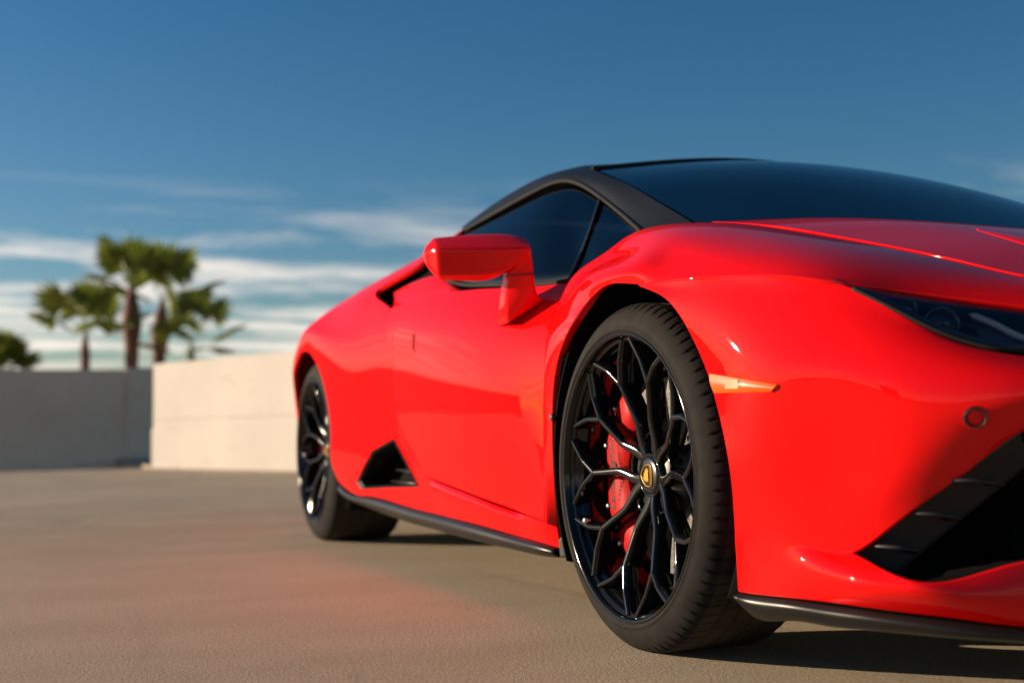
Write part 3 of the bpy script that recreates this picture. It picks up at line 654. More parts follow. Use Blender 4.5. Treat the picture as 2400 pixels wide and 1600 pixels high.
# ---- rear quarter
def YR(x, z):
    y = float(np.interp(x, [-3.1, -2.95, -2.8, -2.62, -2.4, -2.25, -2.1], [-.915, -.938, -.954, -.962, -.957, -.946, -.93]))
    return y+(.02*(.3-z)/.15 if z < .3 else 0)+(max(0, min(1, (.56-z)/.14))*.045 if x < -2.85 else 0)
def quarter():
    th = [-24, -6, 11, 26, 42, 57, 70, 82, 91, 101, 115, 135, 160, 185, 210]
    Dl = [P(1000, 1177, -.897), P(985, 1098, -.897), P(930, 1004, -.905), P(906, 926, -.913), P(904, 831, -.915), P(901, 753, -.911), P(896, 710, -.895), P(866, 665, -.875), P(921, 631, -.835), P(977, 596, -.79), P(1071, 521, -.68),
          V(-2.35, -.60, .985), V(-3.0, -.58, .92), V(-3.45, -.62, .80), V(-3.45, -.72, .35)]
    cols = []
    for i, t in enumerate(th):
        t = math.radians(t); c, s = math.cos(t), math.sin(t)
        def ring(r, dy):
            x, z = -2.62+r*c, .3455+r*s; return V(x, YR(x, z)+dy, z)
        a, b = ring(.378, 0), ring(.418, -.004); d = Dl[i]
        if i == 0: a = P(779, 1107, -.918); b = P(797, 1122.5, -.918); c1, c2 = P(853, 1138.5, -.911), P(935, 1161, -.904)
        elif i <= 6: c1 = lerp(b, d, .35)+V(0, -.004, 0); c2 = lerp(b, d, .70)+V(0, .002, 0)
        elif i == 7: c1 = V(-2.40, -.938, .80); c2 = V(-2.12, -.905, .85)
        elif i == 8: c1 = V(-2.43, -.924, .831); c2 = V(-2.145, -.875, .888)
        elif i == 9: c1 = V(-2.46, -.905, .858); c2 = V(-2.17, -.84, .922)
        elif i == 10: c1 = V(-2.55, -.85, .892); c2 = V(-2.20, -.76, .955)
        elif i == 11: c1 = V(-2.78, -.83, .88); c2 = V(-2.6, -.70, .935)
        elif i == 12: c1 = V(-3.06, -.83, .82); c2 = V(-3.06, -.70, .88)
        elif i == 13: c1 = V(-3.2, -.84, .62); c2 = V(-3.36, -.78, .72)
        else: c1 = V(-3.1, -.84, .28); c2 = V(-3.3, -.81, .30)
        cols.append([a, b, c1, c2, d])
    return np.swapaxes(np.array(cols), 0, 1)
QG = quarter(); QD = dense(fair(QG, 16, 44, 25), 80, 200, (0, .002, 0, 0)); QB = bvh_of(QD)
tri = [hit(QB, u, v) for u, v in ((905.5, 1007), (963, 1117), (831, 1122), (820, 1106), (856, 1035))]
quarter_panel = panel('rear_quarter', QD, PAINT, CAR, holes=[[(p[0], p[2]) for p in tri]], out=(0, -1, .2))
# lower side intake: black surround, box and vanes
def side_intake():
    n = len(tri); c = np.mean(tri, axis=0)
    rings = [[p+V(0, -.003, 0) for p in tri], [lerp(p, c, .10)+V(0, .004, 0) for p in tri], [lerp(p, c, .16)+V(0, .05, 0) for p in tri], [lerp(p, c, .2)+V(-.02, .16, 0) for p in tri]]
    vs_ = [p for r in rings for p in r]; fs = [(k*n+i, k*n+(i+1) % n, (k+1)*n+(i+1) % n, (k+1)*n+i) for k in range(3) for i in range(n)]; fs.append(tuple(3*n+i for i in range(n)))
    o = mesh_obj('side_intake', vs_, fs, simple('intake_black', (.010, .010, .010), .6, Specular_IOR_Level=.12), CAR, smooth=False)
    for (u0, v0, u1, v1) in ((876, 1079, 958, 1086), (866, 1106, 958, 1112)):
        a, b = hit(QB, u1, v1), hit(QB, u0, v0)
        tube('vane', [a+V(0, .02, 0), lerp(a, b, .5)+V(0, .03, 0), b+V(0, .05, 0)], [.013, .010, .005], SATIN, o, n=8, flat=.5)
    return o
side_int = side_intake()
# ---- upper intake behind the door: red channel wall and black mouth
ch_b = [P(1059, 668, -.866), P(1015, 677, -.873), P(977, 686, -.88), P(935, 698, -.887), P(898, 708, -.89)]
ch_t = [P(1040, 657, -.82), P(1010, 637, -.825), P(993, 633, -.83), P(940, 651, -.845), P(902, 672, -.86)]
channel = strip('intake_channel', [[p+V(0, .004, 0) for p in ch_b], [lerp(a, b, .5)+V(-.01, .012, 0) for a, b in zip(ch_b, ch_t)], [p+V(0, .004, 0) for p in ch_t]], PAINT, CAR, .004, n=40, out=(.2, -1, .3))
mouth = strip('intake_mouth', [[P(1060, 640, -.74), P(985, 585, -.76), P(900, 640, -.80), P(855, 668, -.83)], [P(1060, 680, -.76), P(985, 650, -.78), P(930, 675, -.82), P(885, 715, -.85)]], LINER, CAR, .004, n=30)
# ---- greenhouse
frame = [P(1476, 531, -.705), P(1435, 494.5, -.67), P(1378, 449.5, -.638), P(1322, 418, -.62), P(1285, 416.5, -.625), P(1228, 440, -.645), P(1153, 481, -.672), P(1071, 527, -.70)]
inner = [P(1590, 511, -.672), P(1490, 452, -.632), P(1425, 416, -.60), P(1362, 389, -.558), V(-1.05, -.50, 1.155), V(-1.25, -.50, 1.160), V(-1.45, -.50, 1.14), V(-1.66, -.52, 1.10)]
midr = [P(1535, 521, -.692), P(1460, 473, -.655), P(1396, 427, -.623), P(1335, 400, -.598), P(1278, 397, -.59), P(1209, 423.5, -.60), P(1135, 468.5, -.622), P(1071, 518, -.65)]
rail = panel('roof_rail', dense(np.array([inner, midr, frame]), 24, 90), SATIN, CAR, out=(0, -1, 1), hem=.01)
def roof():
    e = inner[3:]; cen = [V(-.935, 0, 1.174), V(-1.08, 0, 1.18), V(-1.27, 0, 1.176), V(-1.47, 0, 1.155), V(-1.68, 0, 1.115)]
    rows = [[a, lerp(a, c, .5)+V(-.01, 0, .012), c, (lerp(a, c, .5)+V(-.01, 0, .012))*V(1, -1, 1), a*V(1, -1, 1)] for a, c in zip(e, cen)]
    return panel('roof', dense(np.array(rows), 30, 50), SATIN, CAR, out=(0, 0, 1), hem=.01)
roof_o = roof()
def windshield():
    ed = inner[:4][::-1]
    ce = [V(-.935, 0, 1.174), V(-.62, 0, 1.102), V(-.28, 0, .985), V(.075, 0, .82)]
    rows = []
    for k, (a, c) in enumerate(zip(ed, ce)):
        q = lerp(a, c, .5)+V(.012*k, 0, .010+.006*(k in (1, 2))); rows.append([a, q, c, q*V(1, -1, 1), a*V(1, -1, 1)])
    G = np.array(rows); D = dense(G, 40, 60, (.004, .0, .006, .006))
    o = mesh_obj('windshield', D.reshape(-1, 3), grid_faces(40, 60), WGLASS, CAR)
    # black ceramic border printed on the inside of the glass
    Df = dense(G, 60, 90, (.004, 0, .006, .006))-V(0, 0, .004)
    nu, nv = 60, 90; fs = [f for f in grid_faces(nu, nv) if (f[0] // nv < 2 or f[0] // nv > nu-5 or f[0] % nv < 5 or f[0] % nv > nv-8)]
    mesh_obj('glass_border', Df.reshape(-1, 3), fs, SATIN, o)
    return o
wind = windshield()
belt = [P(1474, 532, -.712), P(1420, 568, -.742), P(1362, 612, -.77), P(1322, 644, -.788), P(1247, 655, -.818), P(1149, 657, -.836), P(1075, 657.5, -.835), P(1010, 640, -.80)]
glass_t = [p+V(0, .004, -.004) for p in frame]
GB = np.array([glass_t, [lerp(a, b, .5)+V(0, -.012, 0) for a, b in zip(glass_t, belt)], [b+V(0, .006, 0) for b in belt]])
side_glass = strip('side_window', GB, GLASS, CAR, .003, n=60)
SGB = bvh_of(dense(GB, 9, 60))
seal = tube('window_seal', curve([p+V(0, -.003, -.001) for p in frame], 60), .0055, SEAL, side_glass, n=8)
tube('window_seal', curve([p+V(0, -.001, .003) for p in belt[3:]], 50), .005, SEAL, side_glass, n=8)
dv = [hit(SGB, u, v, .002) for u, v in ((1378, 462), (1362, 512), (1343, 565), (1322, 615), (1309, 641))]
tube('window_divider', curve(dv, 24), [.010]*24, SATIN, side_glass, n=8, flat=.4, up=(0, 1, 0))
_q = lerp(inner[3], V(-.935, 0, 1.174), .5)+V(0, 0, .010); _up = V(-.004, 0, .0035)
tube('header_trim', curve([inner[3]+_up, _q+_up, V(-.935, 0, 1.174)+_up, _q*V(1, -1, 1)+_up, inner[3]*V(1, -1, 1)+_up], 50), .0055, SATIN, CAR, n=8)
# cowl and wipers
cowl = strip('cowl', sym([[inner[0]+V(-.02, .01, -.012), V(-.06, -.35, .832), V(.06, 0, .808)], [inner[0]+V(.03, .01, -.02), V(-.01, -.35, .818), V(.12, 0, .79)]]), PLAST, CAR, .004, out=(0, 0, 1), n=60)
for (u0, v0, u1, v1, ya, yb, h) in ((1600, 508, 1700, 507, -.62, -.50, .0), (1785, 504.5, 1975, 507, -.40, -.20, .0)):
    a, b = P(u0, v0, ya)+V(0, 0, .010), P(u1, v1, yb)+V(0, 0, .008)
    w = tube('wiper', curve([a+V(.02, 0, -.01), a, lerp(a, b, .5)+V(0, 0, .003), b], 16), .006, PLAST, CAR, n=6)
# ---- door mirror
def door_mirror():
    st = [[(974, 566, -.70), (972, 580, -.672), (975, 596, -.676), (986, 614, -.70)],
          [(997, 541, -.70), (1003, 571, -.622), (1007, 633, -.632), (1011, 643, -.67)],
          [(1100, 530, -.648), (1108, 570, -.560), (1092, 632, -.578), (1080, 646, -.62)],
          [(1185, 531, -.60), (1197, 569.5, -.512), (1166, 629, -.534), (1132, 646, -.585)],
          [(1208, 543, -.58), (1221, 568, -.503), (1215, 582, -.510), (1198, 606, -.55)]]
    bm = bmesh.new(); loops = []
    for s in st:
        a, b, c, d = [PX(*q) for q in s]; e = d+V(-.045, .004, .012); f = a+V(-.04, .004, -.016); loops.append([bm.verts.new(p) for p in (a, b, c, d, e, f)])
    cr = bm.edges.layers.float.new('crease_edge')
    for l0, l1 in zip(loops[:-1], loops[1:]):
        for k in range(6): bm.faces.new((l0[k], l0[(k+1) % 6], l1[(k+1) % 6], l1[k]))
    bm.faces.new(loops[0]); bm.faces.new(loops[-1][::-1])
    bm.edges.ensure_lookup_table()
    want = {}
    for l0, l1 in zip(loops[:-1], loops[1:]):
        for k, w in ((1, .72), (2, .72), (3, .6), (4, .85), (5, .85), (0, .25)): want[frozenset((l0[k], l1[k]))] = w
    for L_, w in ((loops[1], .55), (loops[-1], .55), (loops[0], .3)):
        for k in range(6): want[frozenset((L_[k], L_[(k+1) % 6]))] = w
    for e in bm.edges: e[cr] = want.get(frozenset(e.verts), 0)
    o = bm_obj('door_mirror', bm, PAINT, CAR, smooth=True)
    m = o.modifiers.new('sub', 'SUBSURF'); m.levels = m.render_levels = 4
    # glass on the back
    bq = [np.array(PX(*st[k][0]))+V(-.036, .006, -.022) for k in (1, 2, 3)]; dq = [np.array(PX(*st[k][3]))+V(-.046, .006, .018) for k in (1, 2, 3)]
    strip('mirror_glass', [bq, dq], CHROME, o, .002, out=(-1, 0, 0), n=12)
    sec = [[(1166, 618, -.555), (1220, 574, -.515)], [(1162, 650, -.562), (1226, 625, -.517)], [(1161, 690, -.572), (1231, 668, -.522)], [(1163, 722, -.585), (1238, 682, -.530)], [(1167, 741, -.60), (1252, 688, -.545)]]
    bm = bmesh.new(); loops = []
    for k, (l_, r_) in enumerate(sec):
        a, b = PX(*l_), PX(*r_); m_ = lerp(a, b, .5)+V(.012, -.004, 0); bk = V(-.055-.012*k, .012, 0)
        loops.append([bm.verts.new(p) for p in (a, m_, b, b+bk+V(0, .01, 0), a+bk)])
    for l0, l1 in zip(loops[:-1], loops[1:]):
        for k in range(5): bm.faces.new((l0[k], l0[(k+1) % 5], l1[(k+1) % 5], l1[k]))
    cr = bm.edges.layers.float.new('crease_edge')
    for e in bm.edges:
        for l0, l1 in zip(loops[:-1], loops[1:]):
            for k in (0, 2, 3, 4):
                if set(e.verts) == {l0[k], l1[k]}: e[cr] = .6
    s = bm_obj('mirror_arm', bm, PAINT, o, smooth=True); m = s.modifiers.new('sub', 'SUBSURF'); m.levels = m.render_levels = 3
    j = [PX(1161.5, 634, -.5585), lerp(PX(1161.5, 634, -.5585), PX(1227.5, 629, -.5165), .5)+V(.0125, -.0045, -.001), PX(1227.5, 629, -.5165)]
    tube('arm_joint', curve(j, 12), .0016, PLAST, s, n=6)
    return o
mirror_o = door_mirror()
# ---- wheels (local frame: axis y, outer face towards -y)
def tyre_mesh(R, hw, name):
    half = [(.259, .092), (.2625, .101), (.2680, .1085), (.2715, .1100), (.2735, .1125), (.2760, .1145), (.2765, .1152), (.2785, .1156), (.2790, .1150), (.287, .1185), (.296, .1205), (.305, .1208), (.3130, .1188), (.3190, .1152), (.3232, .1105), (.3258, .1045), (.3270, .0975)]
    outer = half[:4]+[(.2735, .1120), (.2760, .1132), (.2765, .1139), (.2785, .1141), (.2790, .1134), (.287, .1117), (.296, .1082), (.305, .1030), (.3130, .0968), (.3190, .0903), (.3232, .0838), (.3258, .0772), (.3270, .0710)]
    k = hw/.1208; dR = R-.3275
    fit = lambda h: [(r+dR*max(0, (r-.262)/.0655), (y-.1085)+.1085*k) for r, y in h]
    half, outer = fit(half), fit(outer)
    ys = np.linspace(-outer[-1][1], half[-1][1], 78)[1:-1]
    prof = [(r, -y) for r, y in outer]+[(R-.0018*(abs(y)/hw)**2, y) for y in ys]+[(r, y) for r, y in half[::-1]]
    n = 900; m = len(prof); co = np.zeros((n, m, 3)); th = np.linspace(0, 2*math.pi, n, endpoint=False)
    rr = np.array([p[0] for p in prof]); yy = np.array([p[1] for p in prof])
    T, Y = np.meshgrid(th, yy, indexing='ij'); RR = np.repeat(rr[None], n, 0).copy(); tread = RR > R-.0105
    dep = np.zeros_like(RR)
    for g, w in ((-.34, .0045), (-.05, .005), (.25, .005), (.56, .0045)):
        dep = np.maximum(dep, .0065*np.clip((w-abs(Y-g*hw))/.0018, 0, 1))
    N = 84; ph = (T*N/(2*math.pi))
    def slit(off, slope, wid, y0, y1, d):
        p = (ph+off+slope*(Y/hw)) % 1; q = np.minimum(p, 1-p)/N*2*math.pi*R
        e = np.clip((Y-y0*hw)/.004, 0, 1)*np.clip((y1*hw-Y)/.004, 0, 1)
        return d*np.clip((wid-q)/.0012, 0, 1)*e
    for s in (-1, 1):
        y0, y1 = (-1.1, -.40) if s < 0 else (.60, 1.1)
        dep = np.maximum(dep, slit(0., 1.6*s*.5, .0023, y0, y1, .0060))
        y0, y1 = (-.30, -.10) if s < 0 else (.29, .52)
        dep = np.maximum(dep, slit(.3, 2.6*s, .0026, y0, y1, .0045))
    dep = np.where(tread, dep, 0); RR -= dep
    X = RR*np.cos(T); Z = RR*np.sin(T); Z = np.maximum(Z, -R+.0035)
    co = np.stack([X, np.repeat(yy[None], n, 0), Z], -1)
    fs = [(i*m+j, i*m+j+1, ((i+1) % n)*m+j+1, ((i+1) % n)*m+j) for i in range(n) for j in range(m-1)]
    me = bpy.data.meshes.new(name); me.from_pydata(co.reshape(-1, 3).tolist(), [], fs); me.polygons.foreach_set('use_smooth', [True]*len(fs)); me.materials.append(RUBBER); me.materials.append(TREAD)
    mi = np.zeros(len(fs), np.int32); tr_ = (rr[:-1] > R-.0035) & (rr[1:] > R-.0035); mi.reshape(n, m-1)[:, tr_] = 1; me.polygons.foreach_set('material_index', mi)
    bm = bmesh.new(); bm.from_mesh(me); bmesh.ops.recalc_face_normals(bm, faces=bm.faces); bm.to_mesh(me); bm.free(); return me
def sharp(o, deg=35): o.data.set_sharp_from_angle(angle=math.radians(deg)); return o
def pol(r, a): return r*math.cos(math.radians(a)), r*math.sin(math.radians(a))
def rim_parts(parent, dy, R_in=.2):
    "gloss black rim with ten forked spokes; dy shifts the face outward for the wide rear wheel"
    prof = [(.258, -.090), (.2640, -.1015), (.2700, -.1055), (.2722, -.1085), (.2715, -.1118), (.2685, -.1128), (.2650, -.1108), (.2630, -.1060), (.2622, -.0990), (.2600, -.0960), (.2570, -.0955), (.2560, -.0915), (.2550, -.0840), (.2515, -.0815), (.2490, -.0790), (.2470, -.060), (.243, -.03), (.238, 0), (.236, .08), (.25, .098), (.262, .104), (.268, .109), (.262, .104)]
    prof = [(r, y+dy if y < 0 else y-dy) for r, y in prof]
    v, f = lathe(prof, 120); rim = mesh_obj('rim', v, f, GLOSS, parent)
    bm = bmesh.new(); bm.from_mesh(rim.data); bmesh.ops.recalc_face_normals(bm, faces=bm.faces); bm.to_mesh(rim.data); bm.free()
    def bar(pts, wts, wb, dep, name='spoke'):
        n = 28; pq = np.array(pts); sl = np.concatenate([[0], np.cumsum(np.linalg.norm(np.diff(pq, axis=0), axis=1))]); ss = np.linspace(0, sl[-1], n)
        path = np.stack([np.interp(ss, sl, pq[:, c]) for c in range(3)], -1)
        for _ in range(2): path[1:-1] = (path[:-2]+2*path[1:-1]+path[2:])/4
        w = np.interp(np.linspace(0, 1, n), np.linspace(0, 1, len(wts)), wts)
        vs_, fs = [], []
        for i in range(n):
            t = path[min(i+1, n-1)]-path[max(i-1, 0)]; t /= np.linalg.norm(t); s = np.cross(t, V(0, 1, 0)); s /= np.linalg.norm(s)
            h = w[i]/2; q = wb/2
            for a, d in ((-q, dep), (-h-.0035, .014), (-h-.0008, .0045), (-h+.0006, .0013), (-h+.0030, 0), (h-.0030, 0), (h-.0006, .0013), (h+.0008, .0045), (h+.0035, .014), (q, dep)):
                vs_.append(path[i]+s*a+V(0, d, 0))
        k = 10; fs = [(i*k+j, i*k+(j+1) % k, (i+1)*k+(j+1) % k, (i+1)*k+j) for i in range(n-1) for j in range(k)]+[tuple(range(k))[::-1], tuple(range((n-1)*k, n*k))]
        return vs_, fs
    Y0 = dy
    def pt(r, a, y): x, z = pol(r, a); return V(x, y+Y0, z)
    for k in range(5):
        al = 54+72*k
        for sg in (-1, 1):
            nd = al+18*sg
            v1, f1 = bar([pt(.036, al+5*sg, -.052), pt(.062, al+10*sg, -.057), pt(.108, al+21*sg, -.067), pt(.188, nd, -.0865)], [.020, .017, .0125, .0115, .0115], .022, .034)
            for br in (-14.4, 14.4):
                v2, f2 = bar([pt(.184, nd, -.0862), pt(.222, nd+br*.46, -.0935), pt(.2605, nd+br, -.1005)], [.0115, .0095, .0105], .017, .030)
                o_ = len(v1); v1 = v1+v2; f1 = f1+[tuple(i+o_ for i in q) for q in f2]
            sharp(mesh_obj('spoke', v1, f1, GLOSS, rim), 50)
    # hub: deep plate with lug wells, raised centre
    v, f = lathe([(.0005, -.050+dy), (.030, -.050+dy), (.0365, -.0505+dy), (.0385, -.0535+dy), (.0405, -.0540+dy), (.0425, -.0515+dy), (.045, -.040+dy), (.047, -.016+dy), (.084, -.014+dy), (.095, -.006+dy), (.10, .03+dy)], 60)
    mesh_obj('hub', v, f, GLOSS, rim)
    for k in range(5):
        x, z = pol(.058, 18+72*k)
        v, f = lathe([(.0005, -.0335), (.0065, -.0335), (.0075, -.0325), (.0085, -.020), (.0125, -.018), (.0125, .0)], 12)
        lg = mesh_obj('lug_bolt', [(a+x, b+dy+.003, c+z) for a, b, c in v], f, STEEL if k in (1, 2) else DKSTEEL, rim)
        v, f = lathe([(.0195, -.046), (.0205, -.050), (.0225, -.0515), (.0245, -.0495), (.0255, -.040), (.026, -.012)], 28)
        mesh_obj('lug_well', [(a+x, b+dy, c+z) for a, b, c in v], f, GLOSS, rim)
    # centre cap with shield emblem (shield top points to the car's front)
    v, f = lathe([(.0005, -.0575+dy), (.018, -.0572+dy), (.0300, -.0560+dy), (.0345, -.0542+dy), (.0358, -.0525+dy)], 48)
    cap = mesh_obj('centre_cap', v, f, simple('cap_black', (.006, .006, .006), .22, Coat_Weight=.3), rim)
    def em(ex, ey, off=0): return (ey, -.0581+dy-off, -ex)     # emblem x (right), y (up)
    sh = [(-.0175, .0165), (-.009, .0178), (0, .0182), (.009, .0178), (.0175, .0165), (.0205, .006), (.0185, -.006), (.011, -.0165), (0, -.0235), (-.011, -.0165), (-.0185, -.006), (-.0205, .006)]
    tube('shield_outline', [em(*p) for p in curve(sh+[sh[0]], 60)[:-1]], .0010, GOLD, cap, n=6, closed=True, up=(0, 1, 0))
    bull = [(-.0125, .004), (-.0115, .008), (-.008, .0085), (-.004, .0075), (.001, .0072), (.005, .0078), (.008, .0085), (.0085, .0105), (.0095, .0085), (.012, .007), (.0132, .003), (.0115, -.0005), (.0095, .0), (.010, -.0045), (.0125, -.0075), (.0095, -.0078), (.0070, -.003), (.003, -.003), (-.001, -.0045), (-.0025, -.009), (-.0055, -.011), (-.005, -.0070), (-.0065, -.003), (-.0095, -.0065), (-.0125, -.0065), (-.0105, -.0025), (-.0115, .000), (-.0140, -.002), (-.0150, .002), (-.0135, .0032)]
    bm = bmesh.new(); a_ = [bm.verts.new(em(x, y-.0015, .0002)) for x, y in bull]; b_ = [bm.verts.new(em(x*.85, (y-.0015)*.85, .0013)) for x, y in bull]
    nb = len(bull)
    for i in range(nb): bm.faces.new((a_[i], a_[(i+1) % nb], b_[(i+1) % nb], b_[i]))
    bm.faces.new(b_); bmesh.ops.triangulate(bm, faces=[f for f in bm.faces if len(f.verts) > 4]); bm_obj('bull_figure', bm, GOLD, cap)
    txt('shield_lettering', 'LAMBORGHINI', .0052, GOLD, cap, [em(-.0165, .0112, .0002), em(.0165, .0112, .0002)], em(0, 1)[0:1] and (1, 0, 0), (0, -1, 0), .0002)
    x, z = pol(.236, 205)
    bpy_s = tube('valve', [(x, -.075+dy, z), (x*.97, -.088+dy, z*.97), (x*.955, -.096+dy, z*.955)], [.0035, .0045, .0042], WHITE, rim, n=10)
    return rim
def wheel(name, x, y, R, hw, dy, spin):
    root = empty(name, (x, y, R-.0035)); root.parent = CAR
    t = link(bpy.data.objects.new('tyre', tyre_mesh(R, hw, 'tyre')), root)
    rim = rim_parts(root, dy); rim.rotation_euler.y = spin
    return root
def brakes(x, y, z, rd, big=1.):
    d = lathe([(.088, .006), (.092, .0), (rd, .0), (rd+.001, .002), (rd+.001, .030), (rd, .032), (.092, .032)], 90)
    disc = mesh_obj('brake_disc', d[0], d[1], DISC, CAR); disc.location = (x, y, z); sharp(disc)
    bm = bmesh.new()
    for k in range(30):
        for j in range(3):
            r, a = .105+(rd-.118)*j/2, k*12+j*5.
            px_, pz = pol(r, a); q = bmesh.ops.create_circle(bm, cap_ends=True, radius=.0033, segments=8)
            for v in q['verts']: v.co = Vector((px_+v.co.x, -.0006, pz+v.co.y))
    bm_obj('drill_holes', bm, INK, disc)['kind'] = 'stuff'
    v, f = lathe([(.0005, -.03), (.07, -.03), (.085, -.01), (.092, .003), (.092, .02)], 48); mesh_obj('disc_bell', v, f, DKSTEEL, disc)
    # caliper: arc block on the rear side of the disc
    a0, a1 = math.radians(126), math.radians(238); n = 40; ro, ri = rd+.026, rd-.062
    sec0 = [(ri+.010, -.030), (ri, -.022), (ri, .0), (rd+.004, -.004), (rd+.004, .05), (ri, .045), (ri, .07), (ro-.01, .07), (ro, .06), (ro, -.016), (ro-.008, -.030), (ro-.022, -.036), (ri+.03, -.036)]
    vs_, fs = [], []; k = len(sec0)
    for i in range(n+1):
        t = i/n; a = a0+(a1-a0)*t; e = min(1, min(t, 1-t)*9); sq = .62+.38*math.sqrt(max(0, 1-(1-e)**2)); wav = .004*math.cos(t*math.pi*6)
        for r, yy in sec0:
            rr = rd-.018+(r-(rd-.018))*sq+(wav if r > rd else -wav*.7)
            vs_.append((rr*math.cos(a), yy*(.75+.25*sq), rr*math.sin(a)))
    fs = [(i*k+j, i*k+(j+1) % k, (i+1)*k+(j+1) % k, (i+1)*k+j) for i in range(n) for j in range(k)]+[tuple(range(k)), tuple(range(n*k, n*k+k))[::-1]]
    cal = mesh_obj('brake_caliper', vs_, fs, CALIPER, CAR); cal.location = (x, y, z); sharp(cal, 40)
    bm = bmesh.new(); bm.from_mesh(cal.data); bmesh.ops.recalc_face_normals(bm, faces=bm.faces); bm.to_mesh(cal.data); bm.free(); sharp(cal, 40)
    rt = rd-.022
    txt('caliper_lettering', 'Lamborghini', .034, INK, cal, [(-rt+.006, -.0364, -.075), (-rt+.006, -.0364, .070)], (-1, 0, 0), (0, -1, 0), .0004, shear=.35, bold=.012)
    txt('caliper_lettering', 'CARBOCERAMICA', .010, INK, cal, [(-rt+.026, -.0364, -.055), (-rt+.026, -.0364, .058)], (-1, 0, 0), (0, -1, 0), .0004)
    for t in (.12, .34, .66, .88):
        a = a0+(a1-a0)*t; bx, bz = (ro-.014)*math.cos(a), (ro-.014)*math.sin(a)
        v, f = lathe([(.0005, -.041), (.004, -.041), (.0065, -.038), (.0065, -.02)], 10); mesh_obj('bolt', [(p+bx, q, r+bz) for p, q, r in v], f, STEEL, cal)
    # upright, sensor bracket ahead of the hub
    bm = bmesh.new(); add_box(bm, (.06, -.002, .045), (.16, .022, .085)); add_box(bm, (.10, -.01, .02), (.135, .02, .06)); up = bm_obj('upright', bm, DKSTEEL, disc, bevel=.006)
    v, f = lathe([(.0005, -.022), (.006, -.022), (.0085, -.018), (.0085, 0)], 12)
    mesh_obj('bracket_bolt', [(p+.118, q, r+.070) for p, q, r in v], f, STEEL, disc)
    return disc, cal
WF, WR = (0, -.820), (-2.62, -.790)
wheel_f = wheel('wheel', WF[0], WF[1], .3275, .1208, 0, 0.); wheel_r = wheel('wheel', WR[0], WR[1], .3455, .150, -.027, .35)
df, cf = brakes(0, -.832, .324, .186); dr, cr_ = brakes(-2.62, -.812, .342, .178)
def liner(x, z, R, y0, y1):
    prof = [(R, y0), (R+.012, y0+.03), (R+.02, y0+.10), (R+.02, y1), (.02, y1+.002)]
    v, f = lathe(prof, 40, math.radians(-32), math.radians(212)); o = mesh_obj('arch_liner', v, f, LINER, CAR); o.location = (x, 0, z)
    m = o.modifiers.new('t', 'SOLIDIFY'); m.thickness = .004; return o
lf = liner(0, .335, .378, -.905, -.62); lr = liner(-2.62, .3455, .392, -.885, -.55)
# lower arch liner edge strips and their clips, seen behind the front wheel
ls = strip('liner_edge', [[PA(1279, 1206)+V(.0, .008, 0), PA(1272, 1087)+V(.002, .008, 0), PA(1269, 949)+V(.002, .008, 0), PA(1283.5, 817)+V(.002, .008, 0)], [V(-.40, -.80, .15), V(-.385, -.80, .30), V(-.36, -.80, .45), V(-.28, -.80, .58)]], LINER, CAR, .003, out=(1, 0, 0), n=30)
foot = strip('liner_edge', [[PX(1283, 1240, -.42), PX(1287, 1279, -.425)], [PX(1318, 1200, -.37), PX(1322, 1281, -.38)]], PLAST, CAR, .004, out=(1, -1, 0), n=10)
for (u, v, x) in ((1270, 958, -.375), (1302, 1262, -.392)):
    c = PX(u, v, x)+V(.004, -.004, 0); vv, ff = lathe([(.0005, -.004), (.006, -.004), (.008, -.001), (.008, .004)], 14); mesh_obj('clip', [(a+c[0], b+c[1], d+c[2]) for a, b, d in vv], ff, PLAST, foot)

# ---- chassis, cabin tub, rear of the car
ut = [(.36, -.72), (.62, -.72), (.74, -.60), (.86, -.40), (.92, 0), (.86, .40), (.74, .60), (.62, .72), (.36, .72)]; bm = bmesh.new()
_a = [bm.verts.new((x, y, .126)) for x, y in ut]; _b = [bm.verts.new((x, y, .134)) for x, y in ut]; bm.faces.new(_a); bm.faces.new(_b)
for i in range(len(ut)): bm.faces.new((_a[i], _a[(i+1) % len(ut)], _b[(i+1) % len(ut)], _b[i]))
bm_obj('sun_block_tray', bm, LINER, CAR)  # unseen tray added to keep sunlight off the ground under the nose
def chassis():
    bm = bmesh.new()
    add_box(bm, (-2.14, -.80, .125), (-.42, .80, .25)); add_box(bm, (-3.35, -.52, .13), (.55, .52, .45)); add_box(bm, (-2.2, -.82, .24), (-.45, .82, .62)); add_box(bm, (-3.3, -.5, .45), (-1.75, .5, .80)); add_box(bm, (.42, -.55, .42), (.62, .55, .55))
    return bm_obj('chassis', bm, LINER, CAR)
chassis()
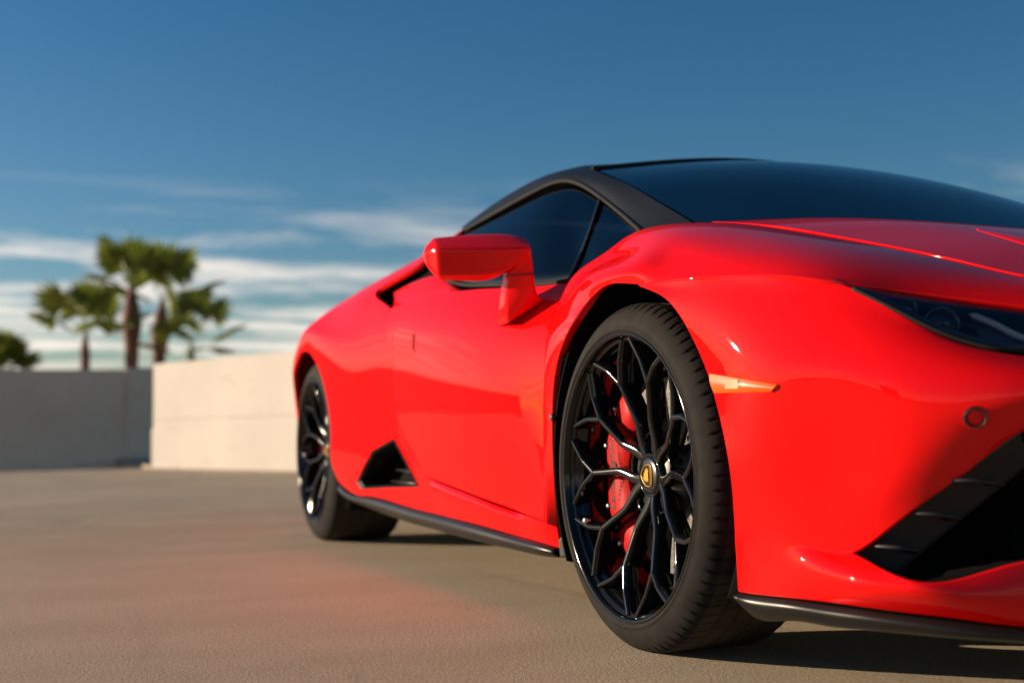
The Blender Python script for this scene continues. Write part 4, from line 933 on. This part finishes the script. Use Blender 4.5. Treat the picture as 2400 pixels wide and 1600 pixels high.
def cabin():
    m = simple('cabin_dark', (.012, .012, .013), .7)
    bm = bmesh.new(); add_box(bm, (-1.78, -.70, .62), (-1.72, .70, 1.02)); bm_obj('bulkhead', bm, m, CAR)
    strip('dashboard', [[V(-.05, -.62, .77), V(.0, 0, .79), V(-.05, .62, .77)], [V(-.35, -.66, .80), V(-.32, 0, .82), V(-.35, .66, .80)], [V(-.45, -.66, .72), V(-.43, 0, .74), V(-.45, .66, .72)]], m, CAR, .01, out=(0, 0, 1), n=30)
    for s in (-1, 1):
        q = [[V(-1.12, s*.38+d, .62) for d in (-.22, 0, .22)], [V(-1.30, s*.38+d*1.0, .80) for d in (-.22, 0, .22)], [V(-1.42, s*.38+d*.85, .95) for d in (-.2, 0, .2)], [V(-1.50, s*.38+d*.55, 1.06) for d in (-.2, 0, .2)]]
        strip('seat', q, m, CAR, .08, out=(1, 0, .3), n=12, nr=16)
    c = V(-.62, .38, .80); pts = [c+V(-.08*math.sin(a)*.35, .175*math.cos(a), .165*math.sin(a)) for a in np.linspace(0, 2*math.pi, 41)[:-1]]
    tube('steering_wheel', pts, .016, m, CAR, n=8, closed=True)
cabin()
def rear():
    e = [QG[4, i] for i in (10, 11, 12, 13)]; cen = [V(-1.80, 0, 1.10), V(-2.4, 0, 1.02), V(-3.0, 0, .93), V(-3.52, 0, .83)]
    e[0] = inner[-1]*.5+QG[4, 10]*.5
    rows = [[a, lerp(a, c, .5)+V(0, 0, .01), c, (lerp(a, c, .5)+V(0, 0, .01))*V(1, -1, 1), a*V(1, -1, 1)] for a, c in zip(e, cen)]
    panel('engine_cover', dense(np.array(rows), 40, 40), SATIN, CAR, out=(0, 0, 1))
    t = [QG[4, 13], V(-3.52, -.3, .83), V(-3.52, 0, .83)]; b = [QG[4, 14], V(-3.54, -.3, .34), V(-3.54, 0, .34)]
    rb = panel('rear_bumper', dense(sym([t, [lerp(p, q, .5)+V(-.04, 0, 0) for p, q in zip(t, b)], b]), 20, 40), PAINT, CAR, out=(-1, 0, 0))
    d = [V(-3.45, -.72, .34), V(-3.5, 0, .33)]; strip('diffuser', sym([d, [V(-3.2, -.7, .14), V(-3.25, 0, .14)]]), PLAST, CAR, .01, out=(-1, 0, -.5), n=30)
    bm = bmesh.new(); add_box(bm, (-3.535, -.60, .70), (-3.50, -.36, .735)); tl = bm_obj('tail_light', bm, simple('tail_red', (.3, .005, .005), .15), CAR, bevel=.008); mirror(tl)
rear()
for o in (front_fender, side_marker, parking_sensor, head, door, sill, blade, quarter_panel, side_int, channel, mouth, rail, side_glass, mirror_o, lf, lr, ls, foot, duct_wall, df, cf, dr, cr_): mirror(o)
for w in (wheel_f, wheel_r):
    c = copy_tree(w, CAR); c.location.y = -w.location.y; c.rotation_euler.z = math.pi
